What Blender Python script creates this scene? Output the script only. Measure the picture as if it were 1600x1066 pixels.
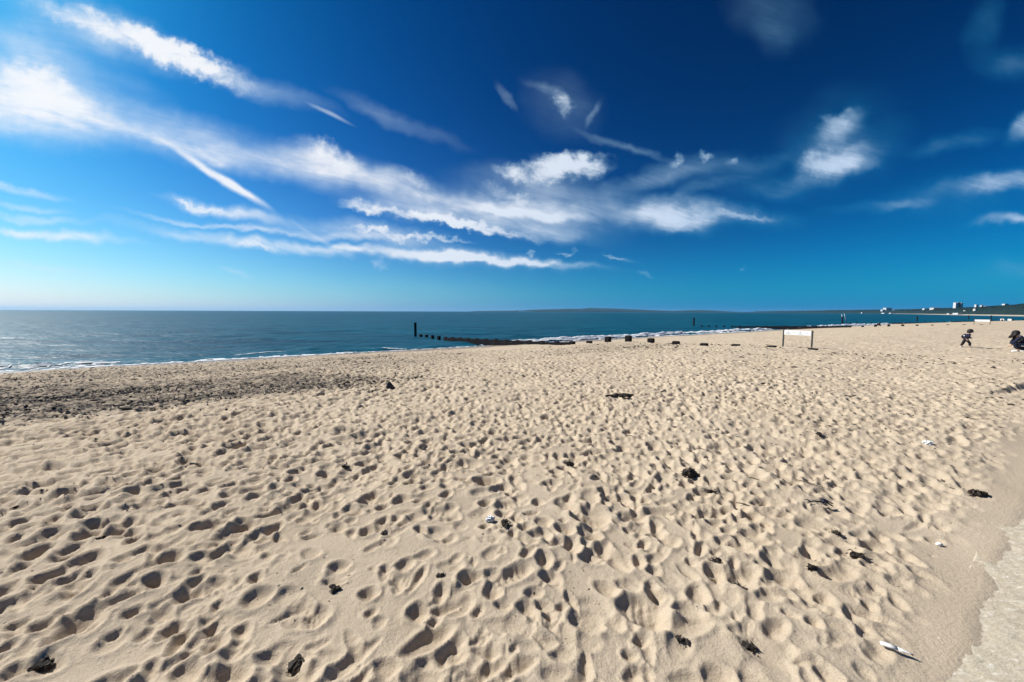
import bpy, math, random
import numpy as np
from mathutils import Matrix, Vector

# =====================================================================
# camera, sky, sun, exposure
# =====================================================================
SC = bpy.context.scene
COL = SC.collection
for _o in list(SC.objects):
    bpy.data.objects.remove(_o)

F = 577.8                       # focal length in pixels of a 1600 px wide frame
PITCH = math.atan((533 - 487) / F)
ROLL = math.radians(0.195)
CAMH = 1.70
CAM_M = Matrix.Rotation(math.pi / 2 - PITCH, 3, 'X') @ Matrix.Rotation(ROLL, 3, 'Z')

cam_d = bpy.data.cameras.new('camera')
cam = bpy.data.objects.new('camera', cam_d)
COL.objects.link(cam)
cam_d.sensor_width = 36
cam_d.lens = 36 * F / 1600
cam_d.clip_start = 0.05
cam_d.clip_end = 80000
cam.matrix_world = Matrix.Translation((0, 0, CAMH)) @ CAM_M.to_4x4()
SC.camera = cam

SUN_AZ, SUN_EL = 69.0, 39.5     # degrees to the left of the view, above the horizon
SUN = Vector((-math.sin(math.radians(SUN_AZ)) * math.cos(math.radians(SUN_EL)),
              math.cos(math.radians(SUN_AZ)) * math.cos(math.radians(SUN_EL)),
              math.sin(math.radians(SUN_EL))))
EXPOSURE = 0.4
SC.view_settings.view_transform = 'Standard'
SC.view_settings.look = 'None'
SC.view_settings.exposure = EXPOSURE
SC.view_settings.gamma = 1
SC.view_settings.use_curve_mapping = False
SC.render.engine = 'CYCLES'
SC.cycles.max_bounces = 6
SC.cycles.diffuse_bounces = 4
SC.cycles.glossy_bounces = 3
SC.cycles.transparent_max_bounces = 6
SC.cycles.volume_bounces = 0
SC.cycles.use_denoising = True
SC.cycles.denoiser = 'OPENIMAGEDENOISE'
SC.cycles.denoising_input_passes = 'RGB_ALBEDO_NORMAL'
SC.cycles.denoising_prefilter = 'ACCURATE'
SC.cycles.caustics_reflective = False
SC.cycles.caustics_refractive = False

sun_d = bpy.data.lights.new('sun', 'SUN')
sun_d.energy = 5.0
sun_d.angle = math.radians(0.5)
sun_d.color = (1.0, 0.95, 0.87)
sun_o = bpy.data.objects.new('sun', sun_d)
COL.objects.link(sun_o)
sun_o.rotation_euler = SUN.to_track_quat('Z', 'Y').to_euler()


def ray(px, py):
    d = CAM_M @ Vector(((px - 800) / F, (533 - py) / F, -1.0))
    return d.normalized()


def horizon(px):
    return 484.3 + 0.0034 * px


class N:
    """short helper round a node tree"""
    def __init__(s, nt):
        s.nt = nt

    def n(s, t, **kw):
        x = s.nt.nodes.new(t)
        for k, v in kw.items():
            if k == 'i':
                for a, b in v.items():
                    x.inputs[a].default_value = b
            else:
                setattr(x, k, v)
        return x

    def l(s, a, b):
        s.nt.links.new(a, b)

    def m(s, op, a, b=None, c=None, clamp=False):
        x = s.n('ShaderNodeMath', operation=op, use_clamp=clamp)
        for i, v in enumerate((a, b, c)):
            if v is None:
                continue
            if isinstance(v, (int, float)):
                x.inputs[i].default_value = v
            else:
                s.l(v, x.inputs[i])
        return x.outputs[0]

    def vm(s, op, a, b=None, scale=None):
        x = s.n('ShaderNodeVectorMath', operation=op)
        for i, v in enumerate((a, b)):
            if v is None:
                continue
            if isinstance(v, (tuple, list, Vector)):
                x.inputs[i].default_value = tuple(v)
            else:
                s.l(v, x.inputs[i])
        if scale is not None:
            x.inputs['Scale'].default_value = scale
        return x

    def noise(s, vec, scale, detail=3, rough=0.5, dist=0.0):
        x = s.n('ShaderNodeTexNoise', i={'Scale': scale, 'Detail': detail, 'Roughness': rough, 'Distortion': dist})
        if vec is not None:
            s.l(vec, x.inputs['Vector'])
        return x

    def rng(s, v, a, b, c=0.0, d=1.0, interp='LINEAR'):
        x = s.n('ShaderNodeMapRange', interpolation_type=interp, i={1: a, 2: b, 3: c, 4: d})
        s.l(v, x.inputs[0])
        return x.outputs[0]

    def mix(s, f, a, b, blend='MIX'):
        x = s.n('ShaderNodeMix', data_type='RGBA', blend_type=blend)
        for sock, v in ((x.inputs[0], f), (x.inputs[6], a), (x.inputs[7], b)):
            if isinstance(v, (int, float)):
                sock.default_value = v
            elif isinstance(v, tuple):
                sock.default_value = v if len(v) == 4 else v + (1.0,)
            else:
                s.l(v, sock)
        return x.outputs[2]


# ---------------------------------------------------------------- sky
world = bpy.data.worlds.new('World')
SC.world = world
world.use_nodes = True
W = N(world.node_tree)
bg = world.node_tree.nodes['Background']
BGS = 0.1
sky = W.n('ShaderNodeTexSky', sky_type='NISHITA', sun_disc=False)
sky.sun_elevation = math.radians(SUN_EL)
sky.sun_rotation = math.radians(-SUN_AZ)
sky.air_density, sky.dust_density, sky.ozone_density = 1.0, 1.0, 6.0
geo = W.n('ShaderNodeTexCoord')
dirv = geo.outputs['Generated']
sep = W.n('ShaderNodeSeparateXYZ')
W.l(dirv, sep.inputs[0])
DX, DY, DZ = sep.outputs
cg = W.m('MULTIPLY_ADD', W.vm('DOT_PRODUCT', dirv, SUN).outputs['Value'], 0.5, 0.5)
cg4 = W.m('POWER', cg, 4.0)
elev = W.m('MULTIPLY', W.m('MAXIMUM', DZ, 0.0), -57.3 / 5.0)
H = W.m('EXPONENT', elev)
Hc = W.m('MULTIPLY', H, cg4)
Hr = W.m('MULTIPLY', H, W.m('POWER', cg, 6.0))
srgb = W.n('ShaderNodeSeparateColor')
W.l(sky.outputs[0], srgb.inputs[0])
K = BGS * 2 ** -EXPOSURE / BGS       # the grade below was matched at exposure 0
chan = []
for ch, (g, a, p, q) in enumerate([(4, 0.62, 0.002, 1.42), (2, 1.12, 0.158, 0.46), (2, 1.28, 0.51, 0.40)]):
    v = W.m('MULTIPLY', W.m('POWER', W.m('MULTIPLY', srgb.outputs[ch], 0.1), g), a)
    v = W.m('ADD', v, W.m('MULTIPLY', H, p))
    v = W.m('ADD', v, W.m('MULTIPLY', Hr if ch == 0 else Hc, q))
    # gentle highlight shoulder
    sh = W.m('SQRT', W.m('MULTIPLY_ADD', W.m('MULTIPLY', v, v), 0.42, 1.0))
    chan.append(W.m('DIVIDE', v, sh))
clear = W.n('ShaderNodeCombineColor')
for i in range(3):
    W.l(chan[i], clear.inputs[i])

# clouds: high streaks and contrails, each an elongated soft patch of sky with its own heading
front = W.m('GREATER_THAN', DY, 0.08)
ysafe = W.m('MAXIMUM', DY, 0.08)
comb = W.n('ShaderNodeCombineXYZ')
W.l(W.m('DIVIDE', DX, ysafe), comb.inputs[0])
W.l(W.m('DIVIDE', DZ, ysafe), comb.inputs[1])
P0 = W.vm('SCALE', comb.outputs[0], scale=5.778).outputs[0]


def gn(px, py):
    d = ray(px, py)
    return d.x / d.y * 5.778, d.z / d.y * 5.778


mp = W.n('ShaderNodeMapping', vector_type='POINT', i={'Rotation': (0, 0, math.radians(14)), 'Scale': (1, 1, 1)})
W.l(P0, mp.inputs[0])
mstr = W.n('ShaderNodeMapping', vector_type='POINT', i={'Scale': (0.30, 1.6, 1)})
W.l(mp.outputs[0], mstr.inputs[0])
warp_a = W.noise(P0, 1.1, 3, 0.55)
warp_b = W.noise(P0, 5.0, 4, 0.6)


def warped(ka, kb):
    a = W.vm('SCALE', W.vm('SUBTRACT', warp_a.outputs['Color'], (0.5, 0.5, 0.5)).outputs[0], scale=ka).outputs[0]
    b = W.vm('SCALE', W.vm('SUBTRACT', warp_b.outputs['Color'], (0.5, 0.5, 0.5)).outputs[0], scale=kb).outputs[0]
    s = W.vm('ADD', W.vm('ADD', P0, a).outputs[0], b).outputs[0]
    return W.vm('MULTIPLY', s, (1, 1, 0)).outputs[0]


PS = warped(0.42, 0.10)     # streaks
PP = warped(0.42, 0.34)     # puffs
PT = warped(0.14, 0.03)     # contrails


def patch(P, x0, y0, x1, y1, w, s):
    a, b = gn(x0, y0), gn(x1, y1)
    c = ((a[0] + b[0]) / 2, (a[1] + b[1]) / 2, 0)
    L = math.hypot(b[0] - a[0], b[1] - a[1]) / 2
    m = W.n('ShaderNodeMapping', vector_type='TEXTURE',
            i={'Location': c, 'Rotation': (0, 0, math.atan2(b[1] - a[1], b[0] - a[0])), 'Scale': (L, w / 100, 1)})
    W.l(P, m.inputs[0])
    r = W.vm('LENGTH', m.outputs[0]).outputs['Value']
    return W.rng(r, 1.0, 0.12, 0.0, s, 'SMOOTHSTEP')


STREAK = [
    (-200, 80, 220, 200, 82, 0.72), (-200, 140, 300, 212, 62, 0.52), (0, 140, 560, 280, 48, 0.56), (250, 222, 740, 312, 34, 0.48),
    (395, 218, 660, 290, 30, 0.5), (470, 250, 860, 345, 30, 0.42), (60, 160, 430, 272, 14, 0.34), (560, 290, 900, 350, 16, 0.45),
    (-30, -12, 340, 110, 46, 0.6), (200, 58, 560, 188, 24, 0.34), (-60, 20, 160, 110, 40, 0.38), (-60, 45, 300, 175, 40, 0.22),
    (490, 132, 760, 240, 18, 0.20),
    (225, 302, 500, 362, 15, 0.85), (400, 338, 720, 380, 20, 0.55), (150, 330, 520, 372, 7, 0.55), (300, 348, 760, 392, 10, 0.5),
    (210, 360, 640, 402, 14, 0.75), (400, 378, 1020, 426, 12, 0.72), (520, 384, 860, 418, 18, 0.5), (600, 400, 980, 420, 8, 0.7),
    (-80, 360, 260, 384, 13, 0.95), (-80, 272, 140, 322, 10, 0.55), (-60, 310, 140, 342, 8, 0.45), (-60, 334, 170, 356, 10, 0.5),
    (-60, 408, 200, 428, 8, 0.35), (335, 416, 410, 431, 7, 0.35), (100, 345, 420, 375, 12, 0.3),
    (660, 272, 1100, 350, 50, 0.55), (700, 330, 1010, 372, 36, 0.5), (860, 318, 1290, 344, 30, 0.72), (930, 332, 1160, 362, 28, 0.6),
    (520, 300, 980, 392, 22, 0.55), (500, 305, 760, 350, 26, 0.4), (640, 300, 800, 330, 20, 0.4), (700, 315, 960, 350, 12, 0.5),
    (900, 305, 1180, 240, 24, 0.34), (960, 300, 1310, 232, 20, 0.28), (1080, 292, 1340, 285, 26, 0.24), (1000, 318, 1200, 270, 12, 0.3),
    (800, 138, 960, 190, 58, 0.14), (880, 190, 1070, 264, 9, 0.32), (775, 125, 812, 182, 8, 0.22), (915, 200, 948, 150, 8, 0.22), (810, 130, 900, 155, 10, 0.25),
    (1185, 290, 1430, 150, 86, 0.20), (1290, 270, 1450, 195, 50, 0.16), (1215, 285, 1400, 225, 34, 0.55), (1260, 235, 1370, 165, 26, 0.5), (1240, 262, 1400, 250, 20, 0.4),
    (1430, 300, 1720, 262, 24, 0.72), (1480, 346, 1700, 334, 15, 0.75), (1555, 228, 1680, 165, 24, 0.7), (1400, 246, 1590, 198, 20, 0.34),
    (1340, 322, 1640, 286, 40, 0.26), (1250, 330, 1500, 310, 14, 0.25), (1500, 92, 1660, 108, 36, 0.24), (1515, 110, 1560, -40, 36, 0.18),
    (1120, -30, 1290, 60, 60, 0.14), (1180, 10, 1240, 100, 36, 0.10),
    (1380, 445, 1820, 402, 36, 0.24), (300, 440, 1000, 470, 30, 0.10),
]
PUFF = [
    (-60, 85, 175, 175, 52, 0.85), (440, 222, 600, 272, 30, 0.75), (600, 262, 700, 305, 20, 0.5),
    (-70, -42, 510, 172, 32, 0.78), (120, 20, 430, 136, 28, 0.40),
    (505, 316, 930, 390, 14, 0.85), (505, 310, 640, 336, 20, 0.65), (600, 325, 790, 362, 20, 0.5), (470, 352, 800, 390, 10, 0.8),
    (300, 372, 480, 392, 11, 0.6), (245, 312, 400, 334, 10, 0.7),
    (780, 276, 915, 258, 34, 0.85), (845, 262, 985, 252, 34, 0.85), (820, 248, 955, 244, 22, 0.4), (745, 258, 840, 288, 18, 0.6), (700, 290, 860, 322, 24, 0.45),
    (720, 310, 1010, 340, 24, 0.42), (960, 330, 1180, 343, 28, 0.5), (1090, 338, 1250, 340, 13, 0.5), (1010, 354, 1110, 362, 16, 0.45),
    (848, 160, 912, 162, 26, 0.66), (1030, 262, 1085, 246, 16, 0.6), (1080, 250, 1130, 244, 13, 0.55), (1125, 262, 1155, 252, 11, 0.45),
    (1212, 276, 1360, 226, 32, 0.58), (1262, 210, 1350, 170, 26, 0.50),
    (815, 396, 850, 400, 8, 0.6), (865, 400, 910, 396, 8, 0.6), (1150, 419, 1180, 424, 7, 0.45), (570, 395, 615, 425, 16, 0.45),
    (920, 394, 1000, 410, 6, 0.5), (970, 420, 1040, 430, 6, 0.4),
]
TRAIL = [(225, 200, 445, 345, 9, 1.0), (320, 255, 440, 338, 7, 0.6), (440, 335, 560, 410, 6, 0.25), (470, 158, 560, 200, 5, 0.45), (930, 398, 1010, 412, 4, 0.3)]


def summed(P, lst):
    t = None
    for k, a in enumerate(lst):
        if t is not None:          # evaluate one patch after another: keeps the node program small
            ma = W.vm('MULTIPLY_ADD', t, (1e-7, 1e-7, 0.0))
            W.l(P, ma.inputs[2])
            P = ma.outputs[0]
        v = patch(P, *a)
        t = v if t is None else W.m('ADD', t, v)
    return t


ns = W.noise(mstr.outputs[0], 3.0, 9, 0.70, 0.5)
mstr2 = W.n('ShaderNodeMapping', vector_type='POINT', i={'Scale': (0.45, 1.0, 1)})
W.l(mp.outputs[0], mstr2.inputs[0])
npf = W.noise(mstr2.outputs[0], 4.2, 7, 0.66, 0.6)
a_s = W.m('MULTIPLY', summed(PS, STREAK), W.rng(ns.outputs['Fac'], 0.30, 0.70, 0.60, 1.12))
nb = W.noise(mp.outputs[0], 0.9, 3, 0.5)
a_s = W.m('MULTIPLY', a_s, W.rng(nb.outputs['Fac'], 0.33, 0.66, 0.55, 1.12))
a_s = W.m('MINIMUM', a_s, 0.93)
a_p = W.rng(W.m('MULTIPLY', summed(PP, PUFF), W.rng(npf.outputs['Fac'], 0.28, 0.7, 0.50, 1.25)), 0.10, 1.0, 0.0, 0.93, 'SMOOTHSTEP')
a_t = W.m('MINIMUM', W.m('MULTIPLY', summed(PT, TRAIL), W.rng(ns.outputs['Fac'], 0.3, 0.7, 0.7, 1.05)), 0.9)
inv = W.m('MULTIPLY', W.m('MULTIPLY', W.m('SUBTRACT', 1.0, a_s), W.m('SUBTRACT', 1.0, a_p)), W.m('SUBTRACT', 1.0, a_t))
alpha = W.m('MULTIPLY', W.m('SUBTRACT', 1.0, inv), front, clamp=True)
thick = W.rng(alpha, 0.12, 0.80, 0.0, 1.0)
cthk = W.mix(W.rng(cg, 0.50, 0.90), (0.55, 0.70, 0.90), (0.95, 0.97, 1.0))
cthn = W.mix(W.rng(cg, 0.50, 0.90), (0.03, 0.32, 0.58), (0.60, 0.82, 1.0))
ccol = W.mix(thick, cthn, cthk)
final = W.mix(alpha, clear.outputs[0], ccol)
scl = W.mix(1.0, final, (K * 1.0 / BGS, K / BGS, K / BGS), 'MULTIPLY')
W.l(scl, bg.inputs[0])
bg.inputs[1].default_value = BGS
world.cycles.sampling_method = 'MANUAL'
world.cycles.sample_map_resolution = 512

# =====================================================================
# helpers
# =====================================================================
RNG = np.random.default_rng(7)
random.seed(5)
A33 = math.radians(33.0)
EU = np.array([math.cos(A33), math.sin(A33)])
EV = np.array([-math.sin(A33), math.cos(A33)])
WATER = -1.65
SHORE = 31.5


def mat(name, color=None, rough=0.8, metal=0.0, build=None):
    m = bpy.data.materials.new(name)
    m.use_nodes = True
    b = m.node_tree.nodes['Principled BSDF']
    b.inputs['Roughness'].default_value = rough
    b.inputs['Metallic'].default_value = metal
    if color:
        b.inputs['Base Color'].default_value = tuple(color) + (1,)
    if build:
        build(N(m.node_tree), b)
    return m


def noisy(name, c1, c2, scale, rough=0.8, metal=0.0, bump=0.0, stretch=(1, 1, 1), bscale=None, spec=0.3):
    def build(T, b):
        tc = T.n('ShaderNodeTexCoord')
        mpn = T.n('ShaderNodeMapping', i={'Scale': stretch})
        T.l(tc.outputs['Object'], mpn.inputs[0])
        nz = T.noise(mpn.outputs[0], scale, 5, 0.6)
        T.l(T.mix(T.rng(nz.outputs['Fac'], 0.3, 0.7), tuple(c1), tuple(c2)), b.inputs['Base Color'])
        b.inputs['Specular IOR Level'].default_value = spec
        if bump:
            n2 = T.noise(mpn.outputs[0], bscale or scale * 3, 4, 0.6)
            bp = T.n('ShaderNodeBump', i={'Strength': 1.0, 'Distance': bump})
            T.l(n2.outputs['Fac'], bp.inputs['Height'])
            T.l(bp.outputs[0], b.inputs['Normal'])
    return mat(name, None, rough, metal, build)


class MB:
    def __init__(s):
        s.v, s.f = [], []

    def add(s, vs, fs):
        o = len(s.v)
        s.v += [tuple(map(float, v)) for v in vs]
        s.f += [tuple(i + o for i in f) for f in fs]

    def box(s, c, size, rz=0.0, taper=0.0, rot=None, bev=0.0):
        hx, hy, hz = size[0] / 2, size[1] / 2, size[2] / 2
        vs = []
        if bev:
            b = bev
            rings = [(hx - b, hy - b, -hz), (hx, hy, -hz + b), (hx, hy, hz - b), (hx - b, hy - b, hz)]
        else:
            rings = [(hx, hy, -hz), (hx * (1 - taper), hy * (1 - taper), hz)]
        for (x, y, z) in rings:
            vs += [(-x, -y, z), (x, -y, z), (x, y, z), (-x, y, z)]
        R = rot if rot is not None else Matrix.Rotation(rz, 3, 'Z')
        vs = [R @ Vector(v) + Vector(c) for v in vs]
        fs = [(3, 2, 1, 0)]
        k = len(rings)
        for r in range(k - 1):
            for j in range(4):
                fs.append((r * 4 + j, r * 4 + (j + 1) % 4, r * 4 + 4 + (j + 1) % 4, r * 4 + 4 + j))
        t = (k - 1) * 4
        fs.append((t, t + 1, t + 2, t + 3))
        s.add(vs, fs)

    def tube(s, pts, rad, n=6, flat=1.0, up=(0, 0, 1)):
        pts = [Vector(p) for p in pts]
        if not hasattr(rad, '__len__'):
            rad = [rad] * len(pts)
        vs, fs = [], []
        for i, p in enumerate(pts):
            d = (pts[min(i + 1, len(pts) - 1)] - pts[max(i - 1, 0)]).normalized()
            u = Vector(up)
            if abs(d.dot(u)) > 0.95:
                u = Vector((1, 0, 0))
            a = d.cross(u).normalized()
            b = a.cross(d).normalized()
            for k in range(n):
                t = 2 * math.pi * k / n
                vs.append(p + a * math.cos(t) * rad[i] + b * math.sin(t) * rad[i] * flat)
        for i in range(len(pts) - 1):
            for k in range(n):
                fs.append((i * n + k, i * n + (k + 1) % n, (i + 1) * n + (k + 1) % n, (i + 1) * n + k))
        fs.append(tuple(reversed(range(n))))
        fs.append(tuple((len(pts) - 1) * n + k for k in range(n)))
        s.add(vs, fs)

    def blob(s, c, r, rnd=None, j=0.25, sub=1, rot=None):
        V, Fc = ICO[sub]
        vs = []
        for p in V:
            k = 1 + (rnd.uniform(-j, j) if rnd else 0)
            q = Vector((p[0] * r[0] * k, p[1] * r[1] * k, p[2] * r[2] * k))
            if rot is not None:
                q = rot @ q
            vs.append(q + Vector(c))
        s.add(vs, Fc)

    def mesh(s, name, m, smooth=False):
        me = bpy.data.meshes.new(name)
        me.from_pydata(s.v, [], s.f)
        me.materials.append(m)
        if smooth:
            me.polygons.foreach_set('use_smooth', [True] * len(me.polygons))
        me.update()
        return me

    def build(s, name, m, parent=None, smooth=False, loc=None):
        return link(name, s.mesh(name, m, smooth), parent, loc)


def _ico():
    t = (1 + 5 ** .5) / 2
    v = [(-1, t, 0), (1, t, 0), (-1, -t, 0), (1, -t, 0), (0, -1, t), (0, 1, t), (0, -1, -t), (0, 1, -t), (t, 0, -1), (t, 0, 1), (-t, 0, -1), (-t, 0, 1)]
    v = [tuple(Vector(p).normalized()) for p in v]
    f = [(0, 11, 5), (0, 5, 1), (0, 1, 7), (0, 7, 10), (0, 10, 11), (1, 5, 9), (5, 11, 4), (11, 10, 2), (10, 7, 6), (7, 1, 8),
         (3, 9, 4), (3, 4, 2), (3, 2, 6), (3, 6, 8), (3, 8, 9), (4, 9, 5), (2, 4, 11), (6, 2, 10), (8, 6, 7), (9, 8, 1)]
    out = [(v, f)]
    for _ in range(3):
        v2, f2, c = list(v), [], {}

        def mid(a, b):
            k = (min(a, b), max(a, b))
            if k not in c:
                v2.append(tuple(((Vector(v[a]) + Vector(v[b])) / 2).normalized()))
                c[k] = len(v2) - 1
            return c[k]
        for a, b, d in f:
            x, y, z = mid(a, b), mid(b, d), mid(d, a)
            f2 += [(a, x, z), (b, y, x), (d, z, y), (x, y, z)]
        v, f = v2, f2
        out.append((v, f))
    return out


ICO = _ico()


def link(name, me, parent=None, loc=None):
    o = bpy.data.objects.new(name, me)
    COL.objects.link(o)
    if parent is not None:
        o.parent = parent
    if loc is not None:
        o.location = loc
    return o


def tag(o, label=None, cat=None, group=None, kind=None):
    for k, v in (('label', label), ('category', cat), ('group', group), ('kind', kind)):
        if v:
            o[k] = v
    return o


def thing(name, label, cat, loc=(0, 0, 0), rz=0.0, group=None):
    o = bpy.data.objects.new(name, None)
    o.empty_display_size = 0.1
    COL.objects.link(o)
    o.location = loc
    o.rotation_euler = (0, 0, rz)
    return tag(o, label, cat, group)


def grid_mesh(name, X, Y, Z, m, smooth=True, attrs=None, flip=False):
    """a rectangular grid of points as one mesh, quickly"""
    r, c = X.shape
    me = bpy.data.meshes.new(name)
    idx = np.arange(r * c).reshape(r, c)
    q = np.stack([idx[:-1, :-1], idx[:-1, 1:], idx[1:, 1:], idx[1:, :-1]], -1).reshape(-1, 4)
    if flip:
        q = q[:, ::-1]
    me.vertices.add(r * c)
    me.vertices.foreach_set('co', np.stack([X, Y, Z], -1).astype(np.float32).ravel())
    me.loops.add(q.size)
    me.loops.foreach_set('vertex_index', q.astype(np.int32).ravel())
    me.polygons.add(len(q))
    me.polygons.foreach_set('loop_start', np.arange(0, q.size, 4, dtype=np.int32))
    me.polygons.foreach_set('loop_total', np.full(len(q), 4, np.int32))
    if smooth:
        me.polygons.foreach_set('use_smooth', np.ones(len(q), bool))
    me.update(calc_edges=True)
    for k, a in (attrs or {}).items():
        at = me.attributes.new(k, 'FLOAT', 'POINT')
        at.data.foreach_set('value', a.astype(np.float32).ravel())
    me.materials.append(m)
    return me


# ------------------------------------------------------------- numpy noise
_PERM = RNG.random((16, 256, 256)).astype(np.float32)


def vn(x, y, s, seed=0):
    """value noise in -1..1 with feature size s"""
    x = np.asarray(x, np.float32) / s
    y = np.asarray(y, np.float32) / s
    xi, yi = np.floor(x), np.floor(y)
    fx, fy = x - xi, y - yi
    fx = fx * fx * (3 - 2 * fx)
    fy = fy * fy * (3 - 2 * fy)
    xi, yi = xi.astype(np.int32), yi.astype(np.int32)
    T = _PERM[seed % 16]
    x0, x1, y0, y1 = xi & 255, (xi + 1) & 255, yi & 255, (yi + 1) & 255
    a = T[y0, x0] * (1 - fx) + T[y0, x1] * fx
    b = T[y1, x0] * (1 - fx) + T[y1, x1] * fx
    return (a * (1 - fy) + b * fy) * 2 - 1


def fbm(x, y, s, seed=0, o=3):
    t, a = 0, 1.0
    for k in range(o):
        t = t + a * vn(x + 13.7 * k, y - 7.1 * k, s / 2 ** k, seed + k)
        a *= 0.5
    return t / (2 - 0.5 ** (o - 1))


def sst(x, a, b):
    t = np.clip((x - a) / (b - a), 0, 1)
    return t * t * (3 - 2 * t)


def uv_of(x, y):
    u = x * EU[0] + y * EU[1]
    v = x * EV[0] + y * EV[1]
    return u, v + 0.0013 * np.maximum(0, u - 120) ** 2


def xy_of(u, v):
    u = np.asarray(u, float)
    v = np.asarray(v, float) - 0.0013 * np.maximum(0, u - 120) ** 2
    return u * EU[0] + v * EV[0], u * EU[1] + v * EV[1]


_pv = np.linspace(-5, 80, 1700)
_pz = np.interp(_pv, [-5, 0, 6, 9, 13, 19.6, 26, 31.5, 38, 50, 80], [0, 0.0, 0.0, -0.05, -0.30, -0.74, -1.18, -1.65, -2.15, -3.0, -5])
_k = np.ones(60) / 60
_pz = np.convolve(np.pad(_pz, 60, 'edge'), _k, 'same')[60:-60]


def zbase(x, y):
    u, v = uv_of(x, y)
    z = np.interp(v, _pv, _pz)
    # the low rise of sand banked against the groyne
    z = z + 0.26 * np.exp(-((u - 18.0) / 4.5) ** 2 - ((v - 16.5) / 3.2) ** 2)
    return z


def ground(px, py):
    """where the sight line through a pixel of the photograph meets the bare beach"""
    d = ray(px, py)
    t = 0.5
    while t < 4000:
        p = Vector((0, 0, CAMH)) + d * t
        if p.z <= float(zbase(p.x, p.y)):
            return p.x, p.y
        t *= 1.002
    return p.x, p.y


# =====================================================================
# beach: trampled dry sand
# =====================================================================
def edge_v(u):
    return 0.27 + 0.035 * vn(u, u * 0 + 3.3, 0.8, 2) + 0.018 * vn(u, u * 0 + 1.3, 0.23, 3)


# footprints: (x, y, heading, half length, half width, depth)
def make_prints():
    out = []
    # wandering trails
    n_area = 0
    NP = 820000
    xs = RNG.uniform(-46, 62, NP)
    ys = RNG.uniform(0.4, 58, NP)
    u, v = uv_of(xs, ys)
    az = np.degrees(np.arctan2(xs, ys))
    dens = sst(v, 0.28, 0.6) * (1 - 0.6 * sst(v, 24, 28)) * (1 - sst(v, 28, 29.8))
    dens *= 0.72 + 0.28 * np.clip(1 + vn(xs, ys, 2.6, 4) * 1.4, 0, 1.6)
    dens *= 1 - 0.35 * sst(np.hypot(xs, ys), 18, 36)
    dens *= 0.62 + 0.38 * sst(vn(xs, ys, 1.3, 9) + 0.5 * vn(xs, ys, 0.5, 3), -0.75, -0.15)
    dens *= np.where((u > 13) & (v < 9), 0.75, 1.0)
    ok = (RNG.random(NP) < dens * 0.85) & (np.abs(az) < 63)
    xs, ys, u, v = xs[ok], ys[ok], u[ok], v[ok]
    n = len(xs)
    th = np.where(RNG.random(n) < 0.6, A33 + RNG.normal(0, 0.55, n), RNG.uniform(0, 2 * math.pi, n))
    big = RNG.random(n)
    L = RNG.uniform(0.034, 0.092, n) * np.where(big > 0.96, 1.6, 1.0)
    Wd = L * RNG.uniform(0.32, 0.92, n)
    drag = RNG.random(n) < 0.05
    L = np.where(drag, L * 1.9, L)
    dp = (0.012 + 0.039 * RNG.random(n) ** 1.3) * (0.80 + 0.20 * sst(np.hypot(xs, ys), 1.5, 4.5) + 0.45 * sst(np.hypot(xs, ys), 5, 15)) * np.where(xs < 0, 1 + 0.45 * sst(-xs, 0.5, 4) * sst(np.hypot(xs, ys), 2.5, 5), 1.0) * np.where(big > 0.96, 1.1, 1.0)
    dp *= np.where(v < 1.2, 0.75, 1.0) * np.where(v > 23, 0.6, 1.0) * np.where((u > 13) & (v < 9), 0.75, 1.0)
    old = np.stack([xs, ys, th, L, Wd, dp], 1)
    # the last walkers: crisp shoe prints left and right along wandering tracks
    new = []
    rg = np.random.default_rng(31)
    for _ in range(150):
        a = A33 + rg.normal(0, 0.5) + (math.pi if rg.random() < 0.5 else 0)
        u0, v0 = rg.uniform(-14, 30), rg.uniform(0.8, 20) ** 1.0
        x, y = xy_of(u0, v0)
        for k in range(int(rg.integers(6, 26))):
            a += rg.normal(0, 0.10)
            x, y = x + 0.62 * math.cos(a), y + 0.62 * math.sin(a)
            s = 0.09 * (1 if k % 2 else -1)
            vv = uv_of(x, y)[1]
            if 0.5 < vv < 26 and y > 0.5:
                new.append((x - s * math.sin(a), y + s * math.cos(a), a + 0.12 * (1 if k % 2 else -1), 0.145, 0.060, rg.uniform(.022, .040)))
    return np.concatenate([old, np.array(new)])


PRINTS = make_prints()


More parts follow.
